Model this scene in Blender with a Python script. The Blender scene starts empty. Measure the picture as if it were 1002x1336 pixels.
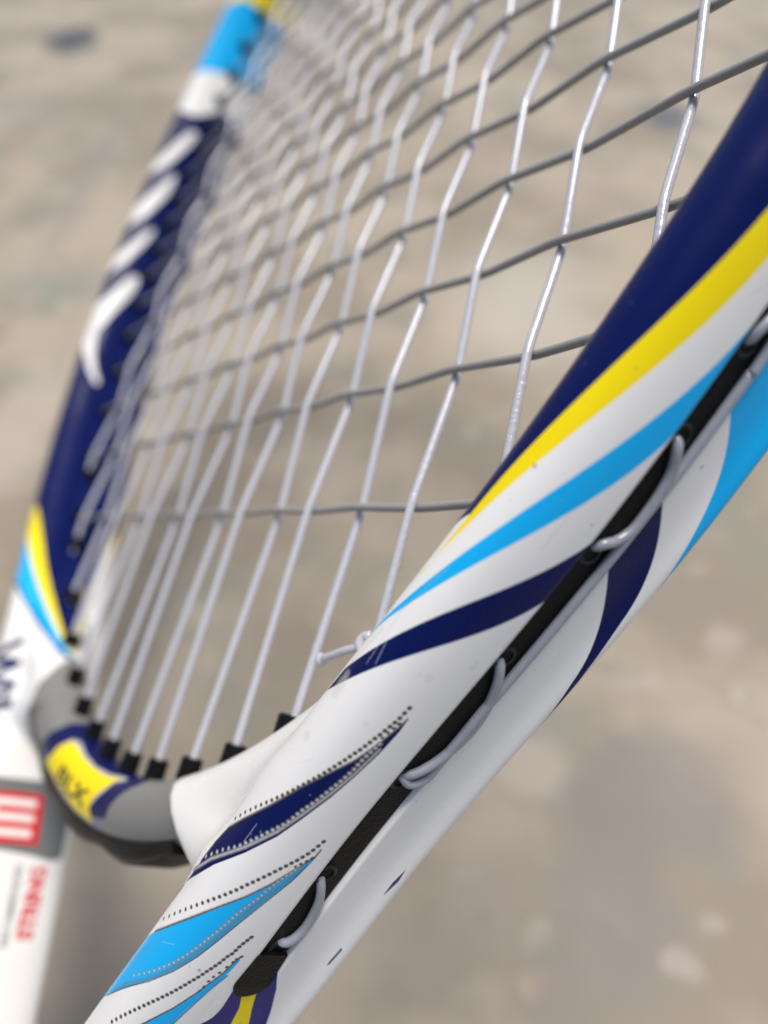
import bpy, math, random
import numpy as np
from mathutils import Matrix, Vector
rng = np.random.default_rng(7)
random.seed(7)
scene = bpy.context.scene
COL = scene.collection

# ------------------------------------------------------------------ camera
PITCH = math.radians(50.0)
# pose of the camera relative to the racket (millimetres, racket axes)
R_RC = np.array([[0.6382860079, 0.2730702082, -0.7197385869],
                 [-0.0167816860, -0.9298109897, -0.3676545911],
                 [-0.7696163636, 0.2467472082, -0.5889027663]])
C_R = np.array([143.128713, -54.915758, 63.410791])
F_PX = 929.82                       # focal length for a 1336 pixel high frame
M_CW = np.array([[1, 0, 0],
                 [0, -math.sin(PITCH), math.cos(PITCH)],
                 [0, -math.cos(PITCH), -math.sin(PITCH)]])      # camera (right, down, forward) -> world
ROT = M_CW @ R_RC                                               # racket -> world
# the butt of the handle stands on the floor (z = 0)
butt = []
for a in np.linspace(0, 2 * math.pi, 48, endpoint=False):
    butt.append([18.2 * math.cos(a), -391.0, 15.8 * math.sin(a)])
CAM_Z = -min((ROT @ (np.array(b) - C_R))[2] for b in butt) * 0.001
CAM_POS = np.array([0.0, 0.0, CAM_Z])
cam_d = bpy.data.cameras.new('camera')
cam = bpy.data.objects.new('camera', cam_d)
COL.objects.link(cam)
cam.location = CAM_POS
cam.rotation_euler = (math.pi / 2 - PITCH, 0, 0)
cam_d.sensor_fit = 'VERTICAL'
cam_d.sensor_height = 36.0
cam_d.sensor_width = 27.0
cam_d.lens = F_PX / 1336 * 36.0
cam_d.clip_start = 0.005
cam_d.clip_end = 200.0
cam_d.dof.use_dof = True
cam_d.dof.focus_distance = 0.088
cam_d.dof.aperture_fstop = 8.4
scene.camera = cam

# ------------------------------------------------------------------ sky, sun, exposure
SUN_EL, SUN_AZ = math.radians(73), math.radians(25)    # azimuth measured from +Y (straight ahead), + to the right
world = bpy.data.worlds.new('World')
scene.world = world
world.use_nodes = True
wn = world.node_tree
for n in list(wn.nodes):
    wn.nodes.remove(n)
sky = wn.nodes.new('ShaderNodeTexSky')
sky.sky_type = 'NISHITA'
sky.sun_disc = False
sky.sun_elevation = SUN_EL
sky.sun_rotation = SUN_AZ
sky.dust_density = 4.0
sky.ozone_density = 0.6
bg = wn.nodes.new('ShaderNodeBackground')
bg.inputs['Strength'].default_value = 0.078
wo = wn.nodes.new('ShaderNodeOutputWorld')
wn.links.new(sky.outputs[0], bg.inputs[0])
wn.links.new(bg.outputs[0], wo.inputs[0])
sun_d = bpy.data.lights.new('sun', 'SUN')
sun_d.energy = 1.5
sun_d.angle = math.radians(19)
sun_d.color = (1.0, 0.95, 0.88)
sun = bpy.data.objects.new('sun', sun_d)
COL.objects.link(sun)
sdir = Vector((math.sin(SUN_AZ) * math.cos(SUN_EL), math.cos(SUN_AZ) * math.cos(SUN_EL), math.sin(SUN_EL)))
sun.rotation_euler = sdir.to_track_quat('Z', 'Y').to_euler()
scene.view_settings.view_transform = 'Standard'
scene.view_settings.look = 'None'
scene.view_settings.gamma = 1.0
scene.view_settings.exposure = 0.88
scene.cycles.max_bounces = 8

# ------------------------------------------------------------------ shape of the racket (millimetres)
YC, AX, BX, BTOP, TT = 120.0, 131.0, 199.0, 163.0, 12.0


def spline(yk, xk, y):
    n = len(yk); h = np.diff(yk); A = np.eye(n); r = np.zeros(n)
    for i in range(1, n - 1):
        A[i, i - 1] = h[i - 1]; A[i, i] = 2 * (h[i - 1] + h[i]); A[i, i + 1] = h[i]
        r[i] = 6 * ((xk[i + 1] - xk[i]) / h[i] - (xk[i] - xk[i - 1]) / h[i - 1])
    m = np.linalg.solve(A, r)
    j = np.clip(np.searchsorted(yk, y) - 1, 0, n - 2)
    a, b = yk[j], yk[j + 1]; H = h[j]
    return (m[j] * (b - y) ** 3 + m[j + 1] * (y - a) ** 3) / (6 * H) + (xk[j] / H - m[j] * H / 6) * (b - y) + (xk[j + 1] / H - m[j + 1] * H / 6) * (y - a)


def inner_x(y):
    """half width of the inside of the hoop at height y"""
    y = np.asarray(y, float)
    lo = AX * np.sqrt(np.clip(1 - ((y - YC) / BX) ** 2, 0, 1))
    hi = AX * np.clip(1 - (np.abs(y - YC) / BTOP) ** 2.5, 0, 1) ** 0.4
    return np.where(y < YC, lo, hi)


def inner_y(x, top):
    x = abs(x)
    if top:
        return YC + BTOP * (1 - (x / AX) ** 2.5) ** 0.4
    return YC - BX * math.sqrt(1 - (x / AX) ** 2)


def outer_path():
    yk = np.array([-200, -180, -160, -140, -115, -90.5, -72, -52, -33.4, -15, -8, 0, 10, 20.])
    xk = np.array([15.5, 19, 26.5, 36, 48.5, 63, 73.9, 87.1, 99.3, 109.9, 113.6, 117.6, 121.9, 125.8])
    y = np.linspace(-200, 20, 900)
    P = [np.stack([spline(yk, xk, y), y], 1)]
    ph = np.linspace(math.acos(100.5 / (BX + TT)), math.pi / 2, 600)
    P.append(np.stack([(AX + TT) * np.sin(ph), YC - (BX + TT) * np.cos(ph)], 1))
    ph = np.linspace(0, math.pi / 2, 900)[1:]
    P.append(np.stack([(AX + TT) * np.cos(ph) ** 0.8, YC + (BTOP + TT) * np.sin(ph) ** 0.8], 1))
    P = np.concatenate(P)
    P = np.concatenate([P, (P * [-1, 1])[::-1][1:]])
    L = np.concatenate([[0], np.cumsum(np.linalg.norm(np.diff(P, axis=0), axis=1))])
    return P, L


_P, _L = outer_path()
S_TOT = float(_L[-1])


def at_s(s):
    s = np.asarray(s, float)
    p = np.stack([np.interp(s, _L, _P[:, 0]), np.interp(s, _L, _P[:, 1])], -1)
    e = 1.5
    q = np.stack([np.interp(s + e, _L, _P[:, 0]) - np.interp(s - e, _L, _P[:, 0]),
                  np.interp(s + e, _L, _P[:, 1]) - np.interp(s - e, _L, _P[:, 1])], -1)
    q /= np.linalg.norm(q, axis=-1, keepdims=True)
    return p, np.stack([q[..., 1], -q[..., 0]], -1)


def frame_pt(s, n, z):
    """point at arc length s along the outside of the frame, n outward, z towards the front"""
    p, N = at_s(s)
    xy = p + N * np.asarray(n)[..., None]
    return np.concatenate([xy, np.broadcast_to(np.asarray(z, float)[..., None], xy.shape[:-1] + (1,))], -1)


S_GROOVE = float(np.interp(-92.0, _P[:900, 1], _L[:900]))     # the string groove starts here


HF, HB, EF, EB = 12.0, 14.5, 0.8, 0.65


def base_ring(K=132):
    t = np.linspace(0, 1, 4000)
    th0 = math.asin((2.2 / HF) ** (1 / EF)); th1 = 2 * math.pi - math.asin((2.8 / HB) ** (1 / EB))
    th = th0 + (th1 - th0) * t
    c, s = np.cos(th), np.sin(th)
    e = np.where(s > 0, EF, EB)
    n = 6 * np.sign(c) * np.abs(c) ** e - 6
    z = np.where(s > 0, HF, HB) * np.sign(s) * np.abs(s) ** e
    n = n + 1.9 * np.exp(-((th - math.radians(316)) / 0.30) ** 2)
    L = np.concatenate([[0], np.cumsum(np.hypot(np.diff(n), np.diff(z)))])
    u = np.linspace(0, L[-1], K)
    n, z = np.interp(u, L, n), np.interp(u, L, z)
    per = L[-1] + 5.0
    v = (2.2 + u) / per
    gn = np.array([-1.7, -1.7, -1.7, -0.35, -0.08]); gz = np.array([0.0, 1.0, 1.95, 2.05, 2.15]); hz = np.array([0.0, 1.3, 2.5, 2.62, 2.73])
    gv = np.array([0, 1.0, 1.9, 2.05, 2.15]) / per; hv = hz / per
    n = np.concatenate([gn, n, gn[::-1]]); z = np.concatenate([gz, z, -hz[::-1]])
    v = np.concatenate([gv, v, 1 - hv[::-1]])
    return n, z, v, per


def sstep(a, b, x):
    t = np.clip((x - a) / (b - a), 0, 1)
    return t * t * (3 - 2 * t)


def bridge_dist(x, y):
    a, b = AX + 7.7, BX + 7.7
    q = np.sqrt((x / a) ** 2 + ((y - YC) / b) ** 2) + 1e-9
    g = np.sqrt((x / a ** 2) ** 2 + ((y - YC) / b ** 2) ** 2) / q
    return (q - 1) / g


STUB_X = 26.6


def frame_grid():
    """vertices of the hoop and arms as a grid (rows along the path, columns round the section)"""
    s = [0.0]
    while s[-1] < S_TOT:
        y = float(np.interp(s[-1], _L, _P[:, 1]))
        s.append(s[-1] + (0.55 if -115 < y < -35 else 0.9 if y < 40 else 2.2))
    s = np.array(s[:-1] + [S_TOT])
    n0, z0, v, per = base_ring()
    K = len(n0)
    n = np.repeat(n0[None], len(s), 0); z = np.repeat(z0[None], len(s), 0)
    sm = np.minimum(s, S_TOT - s)
    # below the groove the outside closes
    g = sstep(S_GROOVE - 2.5, S_GROOVE, sm)[:, None]
    close = (n0 > -2) & (np.abs(z0) < 2.9)
    n = np.where(close[None], n * g + (1 - g) * 0.0, n)
    # the arm narrows a little towards the handle
    p, N = at_s(s)
    yy = p[:, 1]
    # shoulder: smooth union with the stub of the throat bridge
    rows = np.where((yy > -125) & (yy < -18))[0]
    cols = np.where(n0 < -6.0)[0]
    dn, dz = n0[cols] + 6, z0[cols]
    r0 = np.hypot(dn, dz); dn, dz = dn / r0, dz / r0
    pf = np.where(dz > 0, 2 / EF, 2 / EB); hz = np.where(dz > 0, HF, HB)
    rr = np.arange(0.5, 42, 0.1)
    grow = np.zeros((len(s), len(cols)))
    for i in rows:
        nn = -6 + dn[:, None] * rr[None]; zz = dz[:, None] * rr[None]
        x = abs(p[i, 0] + N[i, 0] * nn) if p[i, 0] > 0 else -(p[i, 0] + N[i, 0] * nn)
        y = p[i, 1] + N[i, 1] * nn
        fa = ((np.abs(nn + 6) / 6) ** pf[:, None] + (np.abs(zz) / hz[:, None]) ** pf[:, None]) ** (1 / pf[:, None]) * 6 - 6
        d = bridge_dist(x, y)
        fs = ((np.abs(d) / 6.0) ** 2.2 + (np.abs(zz) / 6.9) ** 2.2) ** (1 / 2.2) * 6.0 - 6.0
        tw = np.clip((x - 30) / 28, 0, 1)                    # web that fills the corner between arm and bridge
        fw = ((np.hypot(x - (30 + 28 * tw), y + 83.5 - 3.5 * tw) / 4.8) ** 2.2 + (np.abs(zz) / 6.6) ** 2.2) ** (1 / 2.2) * 4.8 - 4.8
        hw = np.clip(0.5 + 0.5 * (fw - fs) / 4.0, 0, 1)
        fs = fw + (fs - fw) * hw - 4.0 * hw * (1 - hw)
        fc = STUB_X - x; hc = np.clip(0.5 + 0.5 * (fs - fc) / 2.2, 0, 1)
        fs = fc + (fs - fc) * hc + 2.2 * hc * (1 - hc)       # rounded end
        k = 6.5 * sstep(-52, -68, y) - 3.0 * sstep(-78, -86, y) + 0.01
        h = np.clip(0.5 + 0.5 * (fa - fs) / k, 0, 1)
        f = fa + (fs - fa) * h - k * h * (1 - h)
        out = f > 0
        first = np.where(out.any(1), out.argmax(1), len(rr) - 1)
        r = rr[np.maximum(first - 1, 0)]
        ii = np.arange(len(cols)); f0 = f[ii, np.maximum(first - 1, 0)]; f1 = f[ii, first]
        r = r + 0.1 * np.where(f1 > f0, -f0 / np.maximum(f1 - f0, 1e-6), 0).clip(0, 1)
        w = sstep(-50, -64, p[i, 1]) * sstep(-125, -112, p[i, 1])
        grow[i] = (np.maximum(r, r0) - r0) * w
    for _ in range(3):                                       # soften the moulded blend
        g = grow.copy()
        g[1:-1, 1:-1] = (grow[1:-1, 1:-1] * 4 + grow[:-2, 1:-1] + grow[2:, 1:-1] + grow[1:-1, :-2] + grow[1:-1, 2:]) / 8
        grow = np.where((yy > -120)[:, None] & (yy < -40)[:, None], g, grow)
    n[:, cols] += dn * grow; z[:, cols] += dz * grow
    V = np.empty((len(s), K, 3))
    V[..., :2] = p[:, None] + N[:, None] * n[..., None]
    V[..., 2] = z
    return s, v, V, per


def bridge_grid():
    """throat bridge between the two stubs"""
    xs = np.linspace(-44, 44, 200)
    a, b = AX + 7.7, BX + 7.7
    ph = np.arcsin(xs / a)
    P = np.stack([a * np.sin(ph), YC - b * np.cos(ph)], 1)
    T = np.stack([a * np.cos(ph), b * np.sin(ph)], 1); T /= np.linalg.norm(T, axis=1)[:, None]
    N = np.stack([T[:, 1], -T[:, 0]], 1)                      # points away from the strings
    th = np.linspace(0, 2 * math.pi, 97)
    c, s_ = np.cos(th), np.sin(th)
    n = 5.6 * np.sign(c) * np.abs(c) ** 0.9; z = np.where(s_ > 0, 6.4, 6.6) * np.sign(s_) * np.abs(s_) ** 0.9
    u = np.concatenate([[0], np.cumsum(np.linalg.norm(np.diff(P, axis=0), axis=1))])
    L = np.concatenate([[0], np.cumsum(np.hypot(np.diff(n), np.diff(z)))])
    V = np.empty((len(xs), len(n), 3))
    V[..., :2] = P[:, None] + N[:, None] * n[None, :, None]
    V[..., 2] = z[None]
    return u, L / L[-1], V, float(L[-1])

# print on the frame: outlines in (millimetres along the path, millimetres round the section)
PAINT = {
    'near': [
        ('navy_top', None, ((223.04, 8.79), (222.56, 8.85), (222.08, 8.92), (221.59, 8.99), (221.11, 9.06), (220.63, 9.13), (220.15, 9.2), (219.66, 9.28), (219.18, 9.36), (218.7, 9.44), (218.22, 9.52), (217.74, 9.6), (217.26, 9.69), (216.78, 9.78), (216.3, 9.87), (215.82, 9.96), (215.34, 10.05), (214.86, 10.14), (214.38, 10.24), (213.9, 10.34), (213.42, 10.43), (212.94, 10.53), (212.45, 10.63), (211.97, 10.73), (211.49, 10.83), (211.01, 10.94), (210.53, 11.04), (210.04, 11.14), (209.56, 11.25), (209.08, 11.35), (208.59, 11.46), (208.11, 11.56), (207.62, 11.67), (207.14, 11.77), (206.65, 11.88), (206.16, 11.99), (205.67, 12.1), (205.18, 12.21), (204.69, 12.32), (204.2, 12.43), (203.7, 12.54), (203.21, 12.65), (202.71, 12.76), (202.21, 12.87), (201.71, 12.98), (201.21, 13.09), (200.7, 13.21), (200.2, 13.33), (199.69, 13.44), (199.17, 13.55), (198.66, 13.67), (198.14, 13.79), (197.62, 13.91), (197.1, 14.02), (196.58, 14.14), (196.05, 14.26), (195.52, 14.38), (194.98, 14.5), (194.44, 14.61), (193.9, 14.73), (193.36, 14.84), (192.81, 14.95), (192.25, 15.06), (191.7, 15.17), (191.14, 15.27), (190.57, 15.37), (190.01, 15.46), (189.44, 15.56), (188.86, 15.65), (188.28, 15.74), (187.7, 15.82), (187.12, 15.89), (186.53, 15.96), (185.94, 16.03), (185.35, 16.09), (184.75, 16.14), (184.15, 16.19), (183.55, 16.23), (182.95, 16.26), (173.98, 17.02))),
        ('p', 'yellow', ((282.5, 0.71), (223.04, 8.79), (222.56, 8.85), (222.08, 8.92), (221.59, 8.99), (221.11, 9.06), (220.63, 9.13), (220.15, 9.2), (219.66, 9.28), (219.18, 9.36), (218.7, 9.44), (218.22, 9.52), (217.74, 9.6), (217.26, 9.69), (216.78, 9.78), (216.3, 9.87), (215.82, 9.96), (215.34, 10.05), (214.86, 10.14), (214.38, 10.24), (213.9, 10.34), (213.42, 10.43), (212.94, 10.53), (212.45, 10.63), (211.97, 10.73), (211.49, 10.83), (211.01, 10.94), (210.53, 11.04), (210.04, 11.14), (209.56, 11.25), (209.08, 11.35), (208.59, 11.46), (208.11, 11.56), (207.62, 11.67), (207.14, 11.77), (206.65, 11.88), (206.16, 11.99), (205.67, 12.1), (205.18, 12.21), (204.69, 12.32), (204.2, 12.43), (203.7, 12.54), (203.21, 12.65), (202.71, 12.76), (202.21, 12.87), (201.71, 12.98), (201.21, 13.09), (200.7, 13.21), (200.2, 13.33), (199.69, 13.44), (199.17, 13.55), (198.66, 13.67), (198.14, 13.79), (197.62, 13.91), (197.1, 14.02), (196.58, 14.14), (196.05, 14.26), (195.52, 14.38), (194.98, 14.5), (194.44, 14.61), (193.9, 14.73), (193.36, 14.84), (192.81, 14.95), (192.25, 15.06), (191.7, 15.17), (191.14, 15.27), (190.57, 15.37), (190.01, 15.46), (189.44, 15.56), (188.86, 15.65), (188.28, 15.74), (187.7, 15.82), (187.12, 15.89), (186.53, 15.96), (185.94, 16.03), (185.35, 16.09), (184.75, 16.14), (184.15, 16.19), (183.55, 16.23), (182.95, 16.26), (173.98, 17.02), (173.49, 17.42), (182.26, 15.41), (182.86, 15.29), (183.45, 15.16), (184.04, 15.03), (184.63, 14.89), (185.21, 14.75), (185.78, 14.61), (186.36, 14.46), (186.92, 14.32), (187.49, 14.17), (188.04, 14.03), (188.6, 13.88), (189.15, 13.74), (189.69, 13.59), (190.24, 13.44), (190.77, 13.3), (191.31, 13.15), (191.84, 13.01), (192.36, 12.87), (192.89, 12.73), (193.41, 12.58), (193.92, 12.44), (194.44, 12.3), (194.95, 12.16), (195.46, 12.02), (195.97, 11.87), (196.47, 11.73), (196.98, 11.59), (197.48, 11.45), (197.98, 11.3), (198.48, 11.16), (198.98, 11.02), (199.47, 10.87), (199.97, 10.73), (200.46, 10.58), (200.96, 10.44), (201.45, 10.29), (201.94, 10.15), (202.44, 10.0), (202.93, 9.85), (203.42, 9.71), (203.91, 9.56), (204.4, 9.42), (204.89, 9.27), (205.38, 9.13), (205.87, 8.98), (206.37, 8.84), (206.86, 8.69), (207.35, 8.55), (207.84, 8.41), (208.34, 8.27), (208.83, 8.13), (209.32, 7.99), (209.82, 7.85), (210.31, 7.72), (210.81, 7.58), (211.3, 7.45), (211.8, 7.32), (212.29, 7.2), (212.79, 7.07), (213.29, 6.95), (213.79, 6.83), (214.29, 6.72), (214.78, 6.61), (215.28, 6.5), (215.78, 6.4), (216.28, 6.3), (216.78, 6.2), (217.29, 6.11), (217.79, 6.03), (218.29, 5.95), (218.79, 5.87), (219.29, 5.8), (219.79, 5.73), (279.19, -2.73))),
        ('p', 'sky', ((214.78, 2.22), (212.33, 2.71), (211.8, 2.81), (211.27, 2.91), (210.74, 3.03), (210.21, 3.14), (209.68, 3.27), (209.16, 3.4), (208.63, 3.53), (208.11, 3.68), (207.58, 3.82), (207.06, 3.97), (206.54, 4.13), (206.02, 4.28), (205.5, 4.45), (204.98, 4.61), (204.47, 4.78), (203.95, 4.95), (203.44, 5.13), (202.92, 5.31), (202.41, 5.49), (201.9, 5.67), (201.39, 5.85), (200.88, 6.04), (200.37, 6.22), (199.87, 6.41), (199.36, 6.6), (198.86, 6.79), (198.35, 6.98), (197.85, 7.17), (197.34, 7.36), (196.84, 7.55), (196.34, 7.74), (195.83, 7.93), (195.33, 8.12), (194.83, 8.31), (194.33, 8.5), (193.82, 8.69), (193.32, 8.88), (192.81, 9.06), (192.31, 9.25), (191.8, 9.43), (191.3, 9.62), (190.79, 9.8), (190.28, 9.98), (189.77, 10.16), (189.26, 10.34), (188.74, 10.52), (188.23, 10.69), (187.71, 10.87), (187.19, 11.04), (186.66, 11.22), (186.13, 11.39), (185.6, 11.56), (185.07, 11.73), (184.54, 11.9), (183.99, 12.08), (183.45, 12.25), (182.9, 12.42), (182.35, 12.59), (181.79, 12.77), (181.23, 12.94), (180.66, 13.11), (180.09, 13.3), (179.51, 13.48), (178.92, 13.66), (178.33, 13.85), (177.73, 14.03), (177.13, 14.23), (176.52, 14.42), (175.9, 14.62), (175.27, 14.82), (174.64, 15.01), (174.0, 15.21), (173.36, 15.41), (172.71, 15.61), (172.05, 15.81), (171.39, 16.01), (170.71, 16.22), (170.03, 16.43), (169.32, 16.68), (164.57, 18.21), (163.54, 18.34), (168.13, 16.36), (168.85, 16.04), (169.54, 15.75), (170.23, 15.46), (170.9, 15.18), (171.57, 14.9), (172.22, 14.62), (172.86, 14.35), (173.5, 14.08), (174.12, 13.83), (174.73, 13.58), (175.33, 13.34), (175.92, 13.09), (176.51, 12.86), (177.08, 12.63), (177.65, 12.41), (178.21, 12.18), (178.76, 11.95), (179.31, 11.73), (179.85, 11.51), (180.39, 11.28), (180.92, 11.06), (181.45, 10.83), (181.98, 10.6), (182.5, 10.37), (183.01, 10.14), (183.53, 9.91), (184.04, 9.68), (184.55, 9.44), (185.06, 9.2), (185.57, 8.97), (186.07, 8.73), (186.58, 8.48), (187.08, 8.24), (187.59, 8.0), (188.09, 7.75), (188.6, 7.51), (189.1, 7.26), (189.61, 7.02), (190.11, 6.77), (190.62, 6.52), (191.13, 6.28), (191.64, 6.04), (192.15, 5.8), (192.66, 5.56), (193.17, 5.32), (193.69, 5.09), (194.21, 4.85), (194.73, 4.63), (195.25, 4.4), (195.78, 4.19), (196.31, 3.97), (196.84, 3.77), (197.37, 3.57), (197.91, 3.37), (198.45, 3.18), (198.99, 3.01), (199.53, 2.83), (200.08, 2.67), (200.63, 2.52), (201.18, 2.38), (201.73, 2.25), (204.15, 1.62))),
        ('p', 'navy', ((189.67, 1.31), (187.44, 2.43), (186.9, 2.69), (186.36, 2.95), (185.84, 3.23), (185.32, 3.52), (184.8, 3.81), (184.29, 4.12), (183.78, 4.42), (183.27, 4.74), (182.77, 5.05), (182.27, 5.37), (181.78, 5.7), (181.29, 6.02), (180.79, 6.35), (180.3, 6.67), (179.82, 7.0), (179.33, 7.32), (178.84, 7.64), (178.35, 7.96), (177.86, 8.28), (177.36, 8.59), (176.87, 8.91), (176.37, 9.21), (175.87, 9.52), (175.36, 9.82), (174.85, 10.11), (174.34, 10.4), (173.81, 10.69), (173.28, 10.98), (172.75, 11.26), (172.2, 11.54), (171.64, 11.81), (171.08, 12.09), (170.5, 12.37), (169.92, 12.64), (169.31, 12.92), (168.7, 13.2), (168.07, 13.49), (167.43, 13.79), (166.77, 14.08), (166.09, 14.39), (165.4, 14.7), (164.7, 15.01), (163.98, 15.32), (163.25, 15.63), (162.51, 15.94), (161.74, 16.27), (160.95, 16.62), (160.13, 17.0), (159.25, 17.47), (155.54, 17.84), (156.61, 16.97), (157.5, 16.41), (158.31, 15.94), (159.09, 15.51), (159.84, 15.11), (160.57, 14.7), (161.29, 14.31), (161.97, 13.93), (162.64, 13.57), (163.28, 13.22), (163.9, 12.88), (164.51, 12.55), (165.09, 12.22), (165.65, 11.9), (166.21, 11.58), (166.75, 11.26), (167.27, 10.93), (167.79, 10.6), (168.3, 10.27), (168.8, 9.94), (169.29, 9.6), (169.78, 9.26), (170.26, 8.91), (170.73, 8.56), (171.21, 8.2), (171.68, 7.84), (172.15, 7.48), (172.62, 7.12), (173.08, 6.76), (173.56, 6.39), (174.03, 6.03), (174.5, 5.67), (174.98, 5.31), (175.46, 4.95), (175.95, 4.6), (176.44, 4.25), (176.94, 3.91), (177.45, 3.58), (177.96, 3.26), (178.49, 2.95), (179.02, 2.66), (179.56, 2.38), (181.74, 1.16))),
        ('p', 'navy', ((187.83, 65.73), (185.7, 63.62), (185.09, 62.99), (184.47, 62.37), (183.83, 61.77), (183.19, 61.19), (182.54, 60.64), (181.88, 60.14), (181.21, 59.68), (180.54, 59.25), (179.87, 58.87), (179.19, 58.53), (178.5, 58.21), (177.81, 57.93), (177.1, 57.67), (176.39, 57.44), (175.67, 57.23), (174.94, 57.04), (174.19, 56.88), (173.44, 56.75), (172.68, 56.63), (156.93, 53.77), (166.2, 54.87), (182.06, 57.02), (182.77, 57.09), (183.48, 57.19), (184.18, 57.31), (184.87, 57.44), (185.56, 57.6), (186.23, 57.77), (186.9, 57.97), (187.56, 58.19), (188.22, 58.43), (188.86, 58.7), (189.5, 59.0), (190.13, 59.33), (190.75, 59.7), (191.37, 60.1), (191.97, 60.55), (192.56, 61.04), (193.15, 61.57), (193.72, 62.12), (194.28, 62.71), (194.83, 63.31), (196.9, 65.48))),
        ('p', 'sky', ((208.9, 66.23), (207.0, 63.91), (206.56, 63.34), (206.11, 62.79), (205.65, 62.27), (205.18, 61.77), (204.69, 61.3), (204.19, 60.85), (203.68, 60.44), (203.16, 60.06), (202.62, 59.71), (202.08, 59.39), (201.52, 59.1), (200.96, 58.83), (200.39, 58.58), (199.81, 58.35), (199.22, 58.14), (198.63, 57.94), (198.03, 57.76), (197.43, 57.58), (196.82, 57.42), (196.21, 57.27), (195.59, 57.12), (194.97, 56.98), (194.35, 56.84), (193.72, 56.71), (193.08, 56.58), (192.44, 56.45), (176.78, 53.2), (206.78, 49.2), (234.9, 66.23))),
        ('p', 'navy', ((160.43, 6.6), (159.02, 6.75), (158.31, 6.92), (157.6, 7.08), (156.89, 7.24), (156.18, 7.41), (155.36, 7.67), (154.54, 7.93), (153.71, 8.18), (152.87, 8.44), (152.17, 8.79), (151.46, 9.13), (150.74, 9.47), (150.01, 9.81), (149.3, 10.13), (148.58, 10.45), (147.85, 10.77), (147.11, 11.09), (146.35, 11.41), (145.47, 11.72), (144.57, 12.05), (143.65, 12.38), (142.7, 12.72), (141.74, 13.08), (140.71, 13.53), (139.64, 14.02), (138.5, 14.56), (137.31, 15.17), (135.91, 15.81), (134.44, 16.55), (133.13, 16.73), (131.85, 16.86), (130.82, 16.79), (129.77, 16.73), (128.64, 16.76), (127.58, 16.85), (126.39, 17.07), (125.1, 17.38), (120.18, 18.25), (120.99, 19.01), (125.53, 16.91), (127.03, 16.11), (128.3, 15.53), (129.34, 15.15), (130.41, 14.74), (131.53, 14.11), (132.58, 13.55), (133.54, 13.04), (134.45, 12.57), (135.31, 12.12), (136.2, 11.74), (137.06, 11.36), (137.9, 10.99), (138.72, 10.61), (139.52, 10.24), (140.41, 9.97), (141.29, 9.7), (142.16, 9.42), (143.02, 9.15), (143.88, 8.91), (144.74, 8.67), (145.59, 8.43), (146.44, 8.19), (147.28, 7.95), (148.04, 7.79), (148.79, 7.63), (149.55, 7.47), (150.3, 7.32), (151.05, 7.16), (151.85, 7.04), (152.65, 6.92), (153.45, 6.81), (154.25, 6.69), (155.05, 6.58), (155.93, 6.53), (156.8, 6.49), (157.67, 6.44), (158.54, 6.39), (159.46, 6.47), (160.37, 6.56))),
        ('l', 'silver', ((160.44, 6.72), (159.15, 6.85), (158.45, 7.02), (157.74, 7.18), (157.03, 7.35), (156.31, 7.51), (155.5, 7.77), (154.69, 8.03), (153.86, 8.3), (153.04, 8.55), (152.33, 8.9), (151.62, 9.24), (150.9, 9.58), (150.17, 9.91), (149.46, 10.23), (148.73, 10.55), (148.0, 10.87), (147.25, 11.19), (146.49, 11.51), (145.6, 11.82), (144.7, 12.15), (143.77, 12.48), (142.82, 12.83), (141.84, 13.19), (140.81, 13.65), (139.72, 14.15), (138.58, 14.71), (137.38, 15.32), (136.1, 15.94), (134.72, 16.67)), 0.22),
        ('l', 'print_grey', ((160.41, 6.62), (159.04, 6.77), (158.34, 6.94), (157.63, 7.1), (156.92, 7.26), (156.2, 7.43), (155.38, 7.69), (154.56, 7.95), (153.73, 8.2), (152.9, 8.46), (152.2, 8.81), (151.49, 9.15), (150.77, 9.49), (150.04, 9.83), (149.33, 10.15), (148.61, 10.47), (147.88, 10.78), (147.13, 11.1), (146.37, 11.42), (145.49, 11.74), (144.59, 12.06), (143.67, 12.39), (142.72, 12.74), (141.76, 13.1), (140.73, 13.55), (139.65, 14.04), (138.51, 14.59), (137.32, 15.19), (135.92, 15.84), (134.44, 16.58), (133.13, 16.78), (131.86, 16.93), (130.83, 16.85), (129.78, 16.8), (128.65, 16.82)), 0.2),
        ('l', 'mid_grey', ((155.48, 6.9), (154.67, 7.0), (153.86, 7.1), (153.05, 7.21), (152.24, 7.31), (151.42, 7.42), (150.68, 7.59), (149.94, 7.75), (149.2, 7.92), (148.46, 8.08), (147.71, 8.24), (146.88, 8.49), (146.04, 8.73), (145.19, 8.97), (144.35, 9.21), (143.49, 9.46), (142.64, 9.74), (141.78, 10.02), (140.92, 10.3), (140.04, 10.58), (139.24, 10.96), (138.42, 11.34), (137.58, 11.73), (136.71, 12.12), (135.81, 12.52), (134.86, 13.05), (133.85, 13.61), (132.74, 14.25), (131.54, 14.97), (130.48, 15.53), (129.38, 15.94), (128.15, 16.47), (126.65, 17.27)), 0.5),
        ('l', 'silver', ((155.48, 6.9), (154.67, 7.0), (153.86, 7.1), (153.05, 7.21), (152.24, 7.31), (151.42, 7.42), (150.68, 7.59), (149.94, 7.75), (149.2, 7.92), (148.46, 8.08), (147.71, 8.24), (146.88, 8.49), (146.04, 8.73), (145.19, 8.97), (144.35, 9.21), (143.49, 9.46), (142.64, 9.74), (141.78, 10.02), (140.92, 10.3), (140.04, 10.58), (139.24, 10.96), (138.42, 11.34), (137.58, 11.73), (136.71, 12.12), (135.81, 12.52), (134.86, 13.05), (133.85, 13.61), (132.74, 14.25), (131.54, 14.97), (130.48, 15.53), (129.38, 15.94), (128.15, 16.47), (126.65, 17.27)), 0.12),
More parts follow.
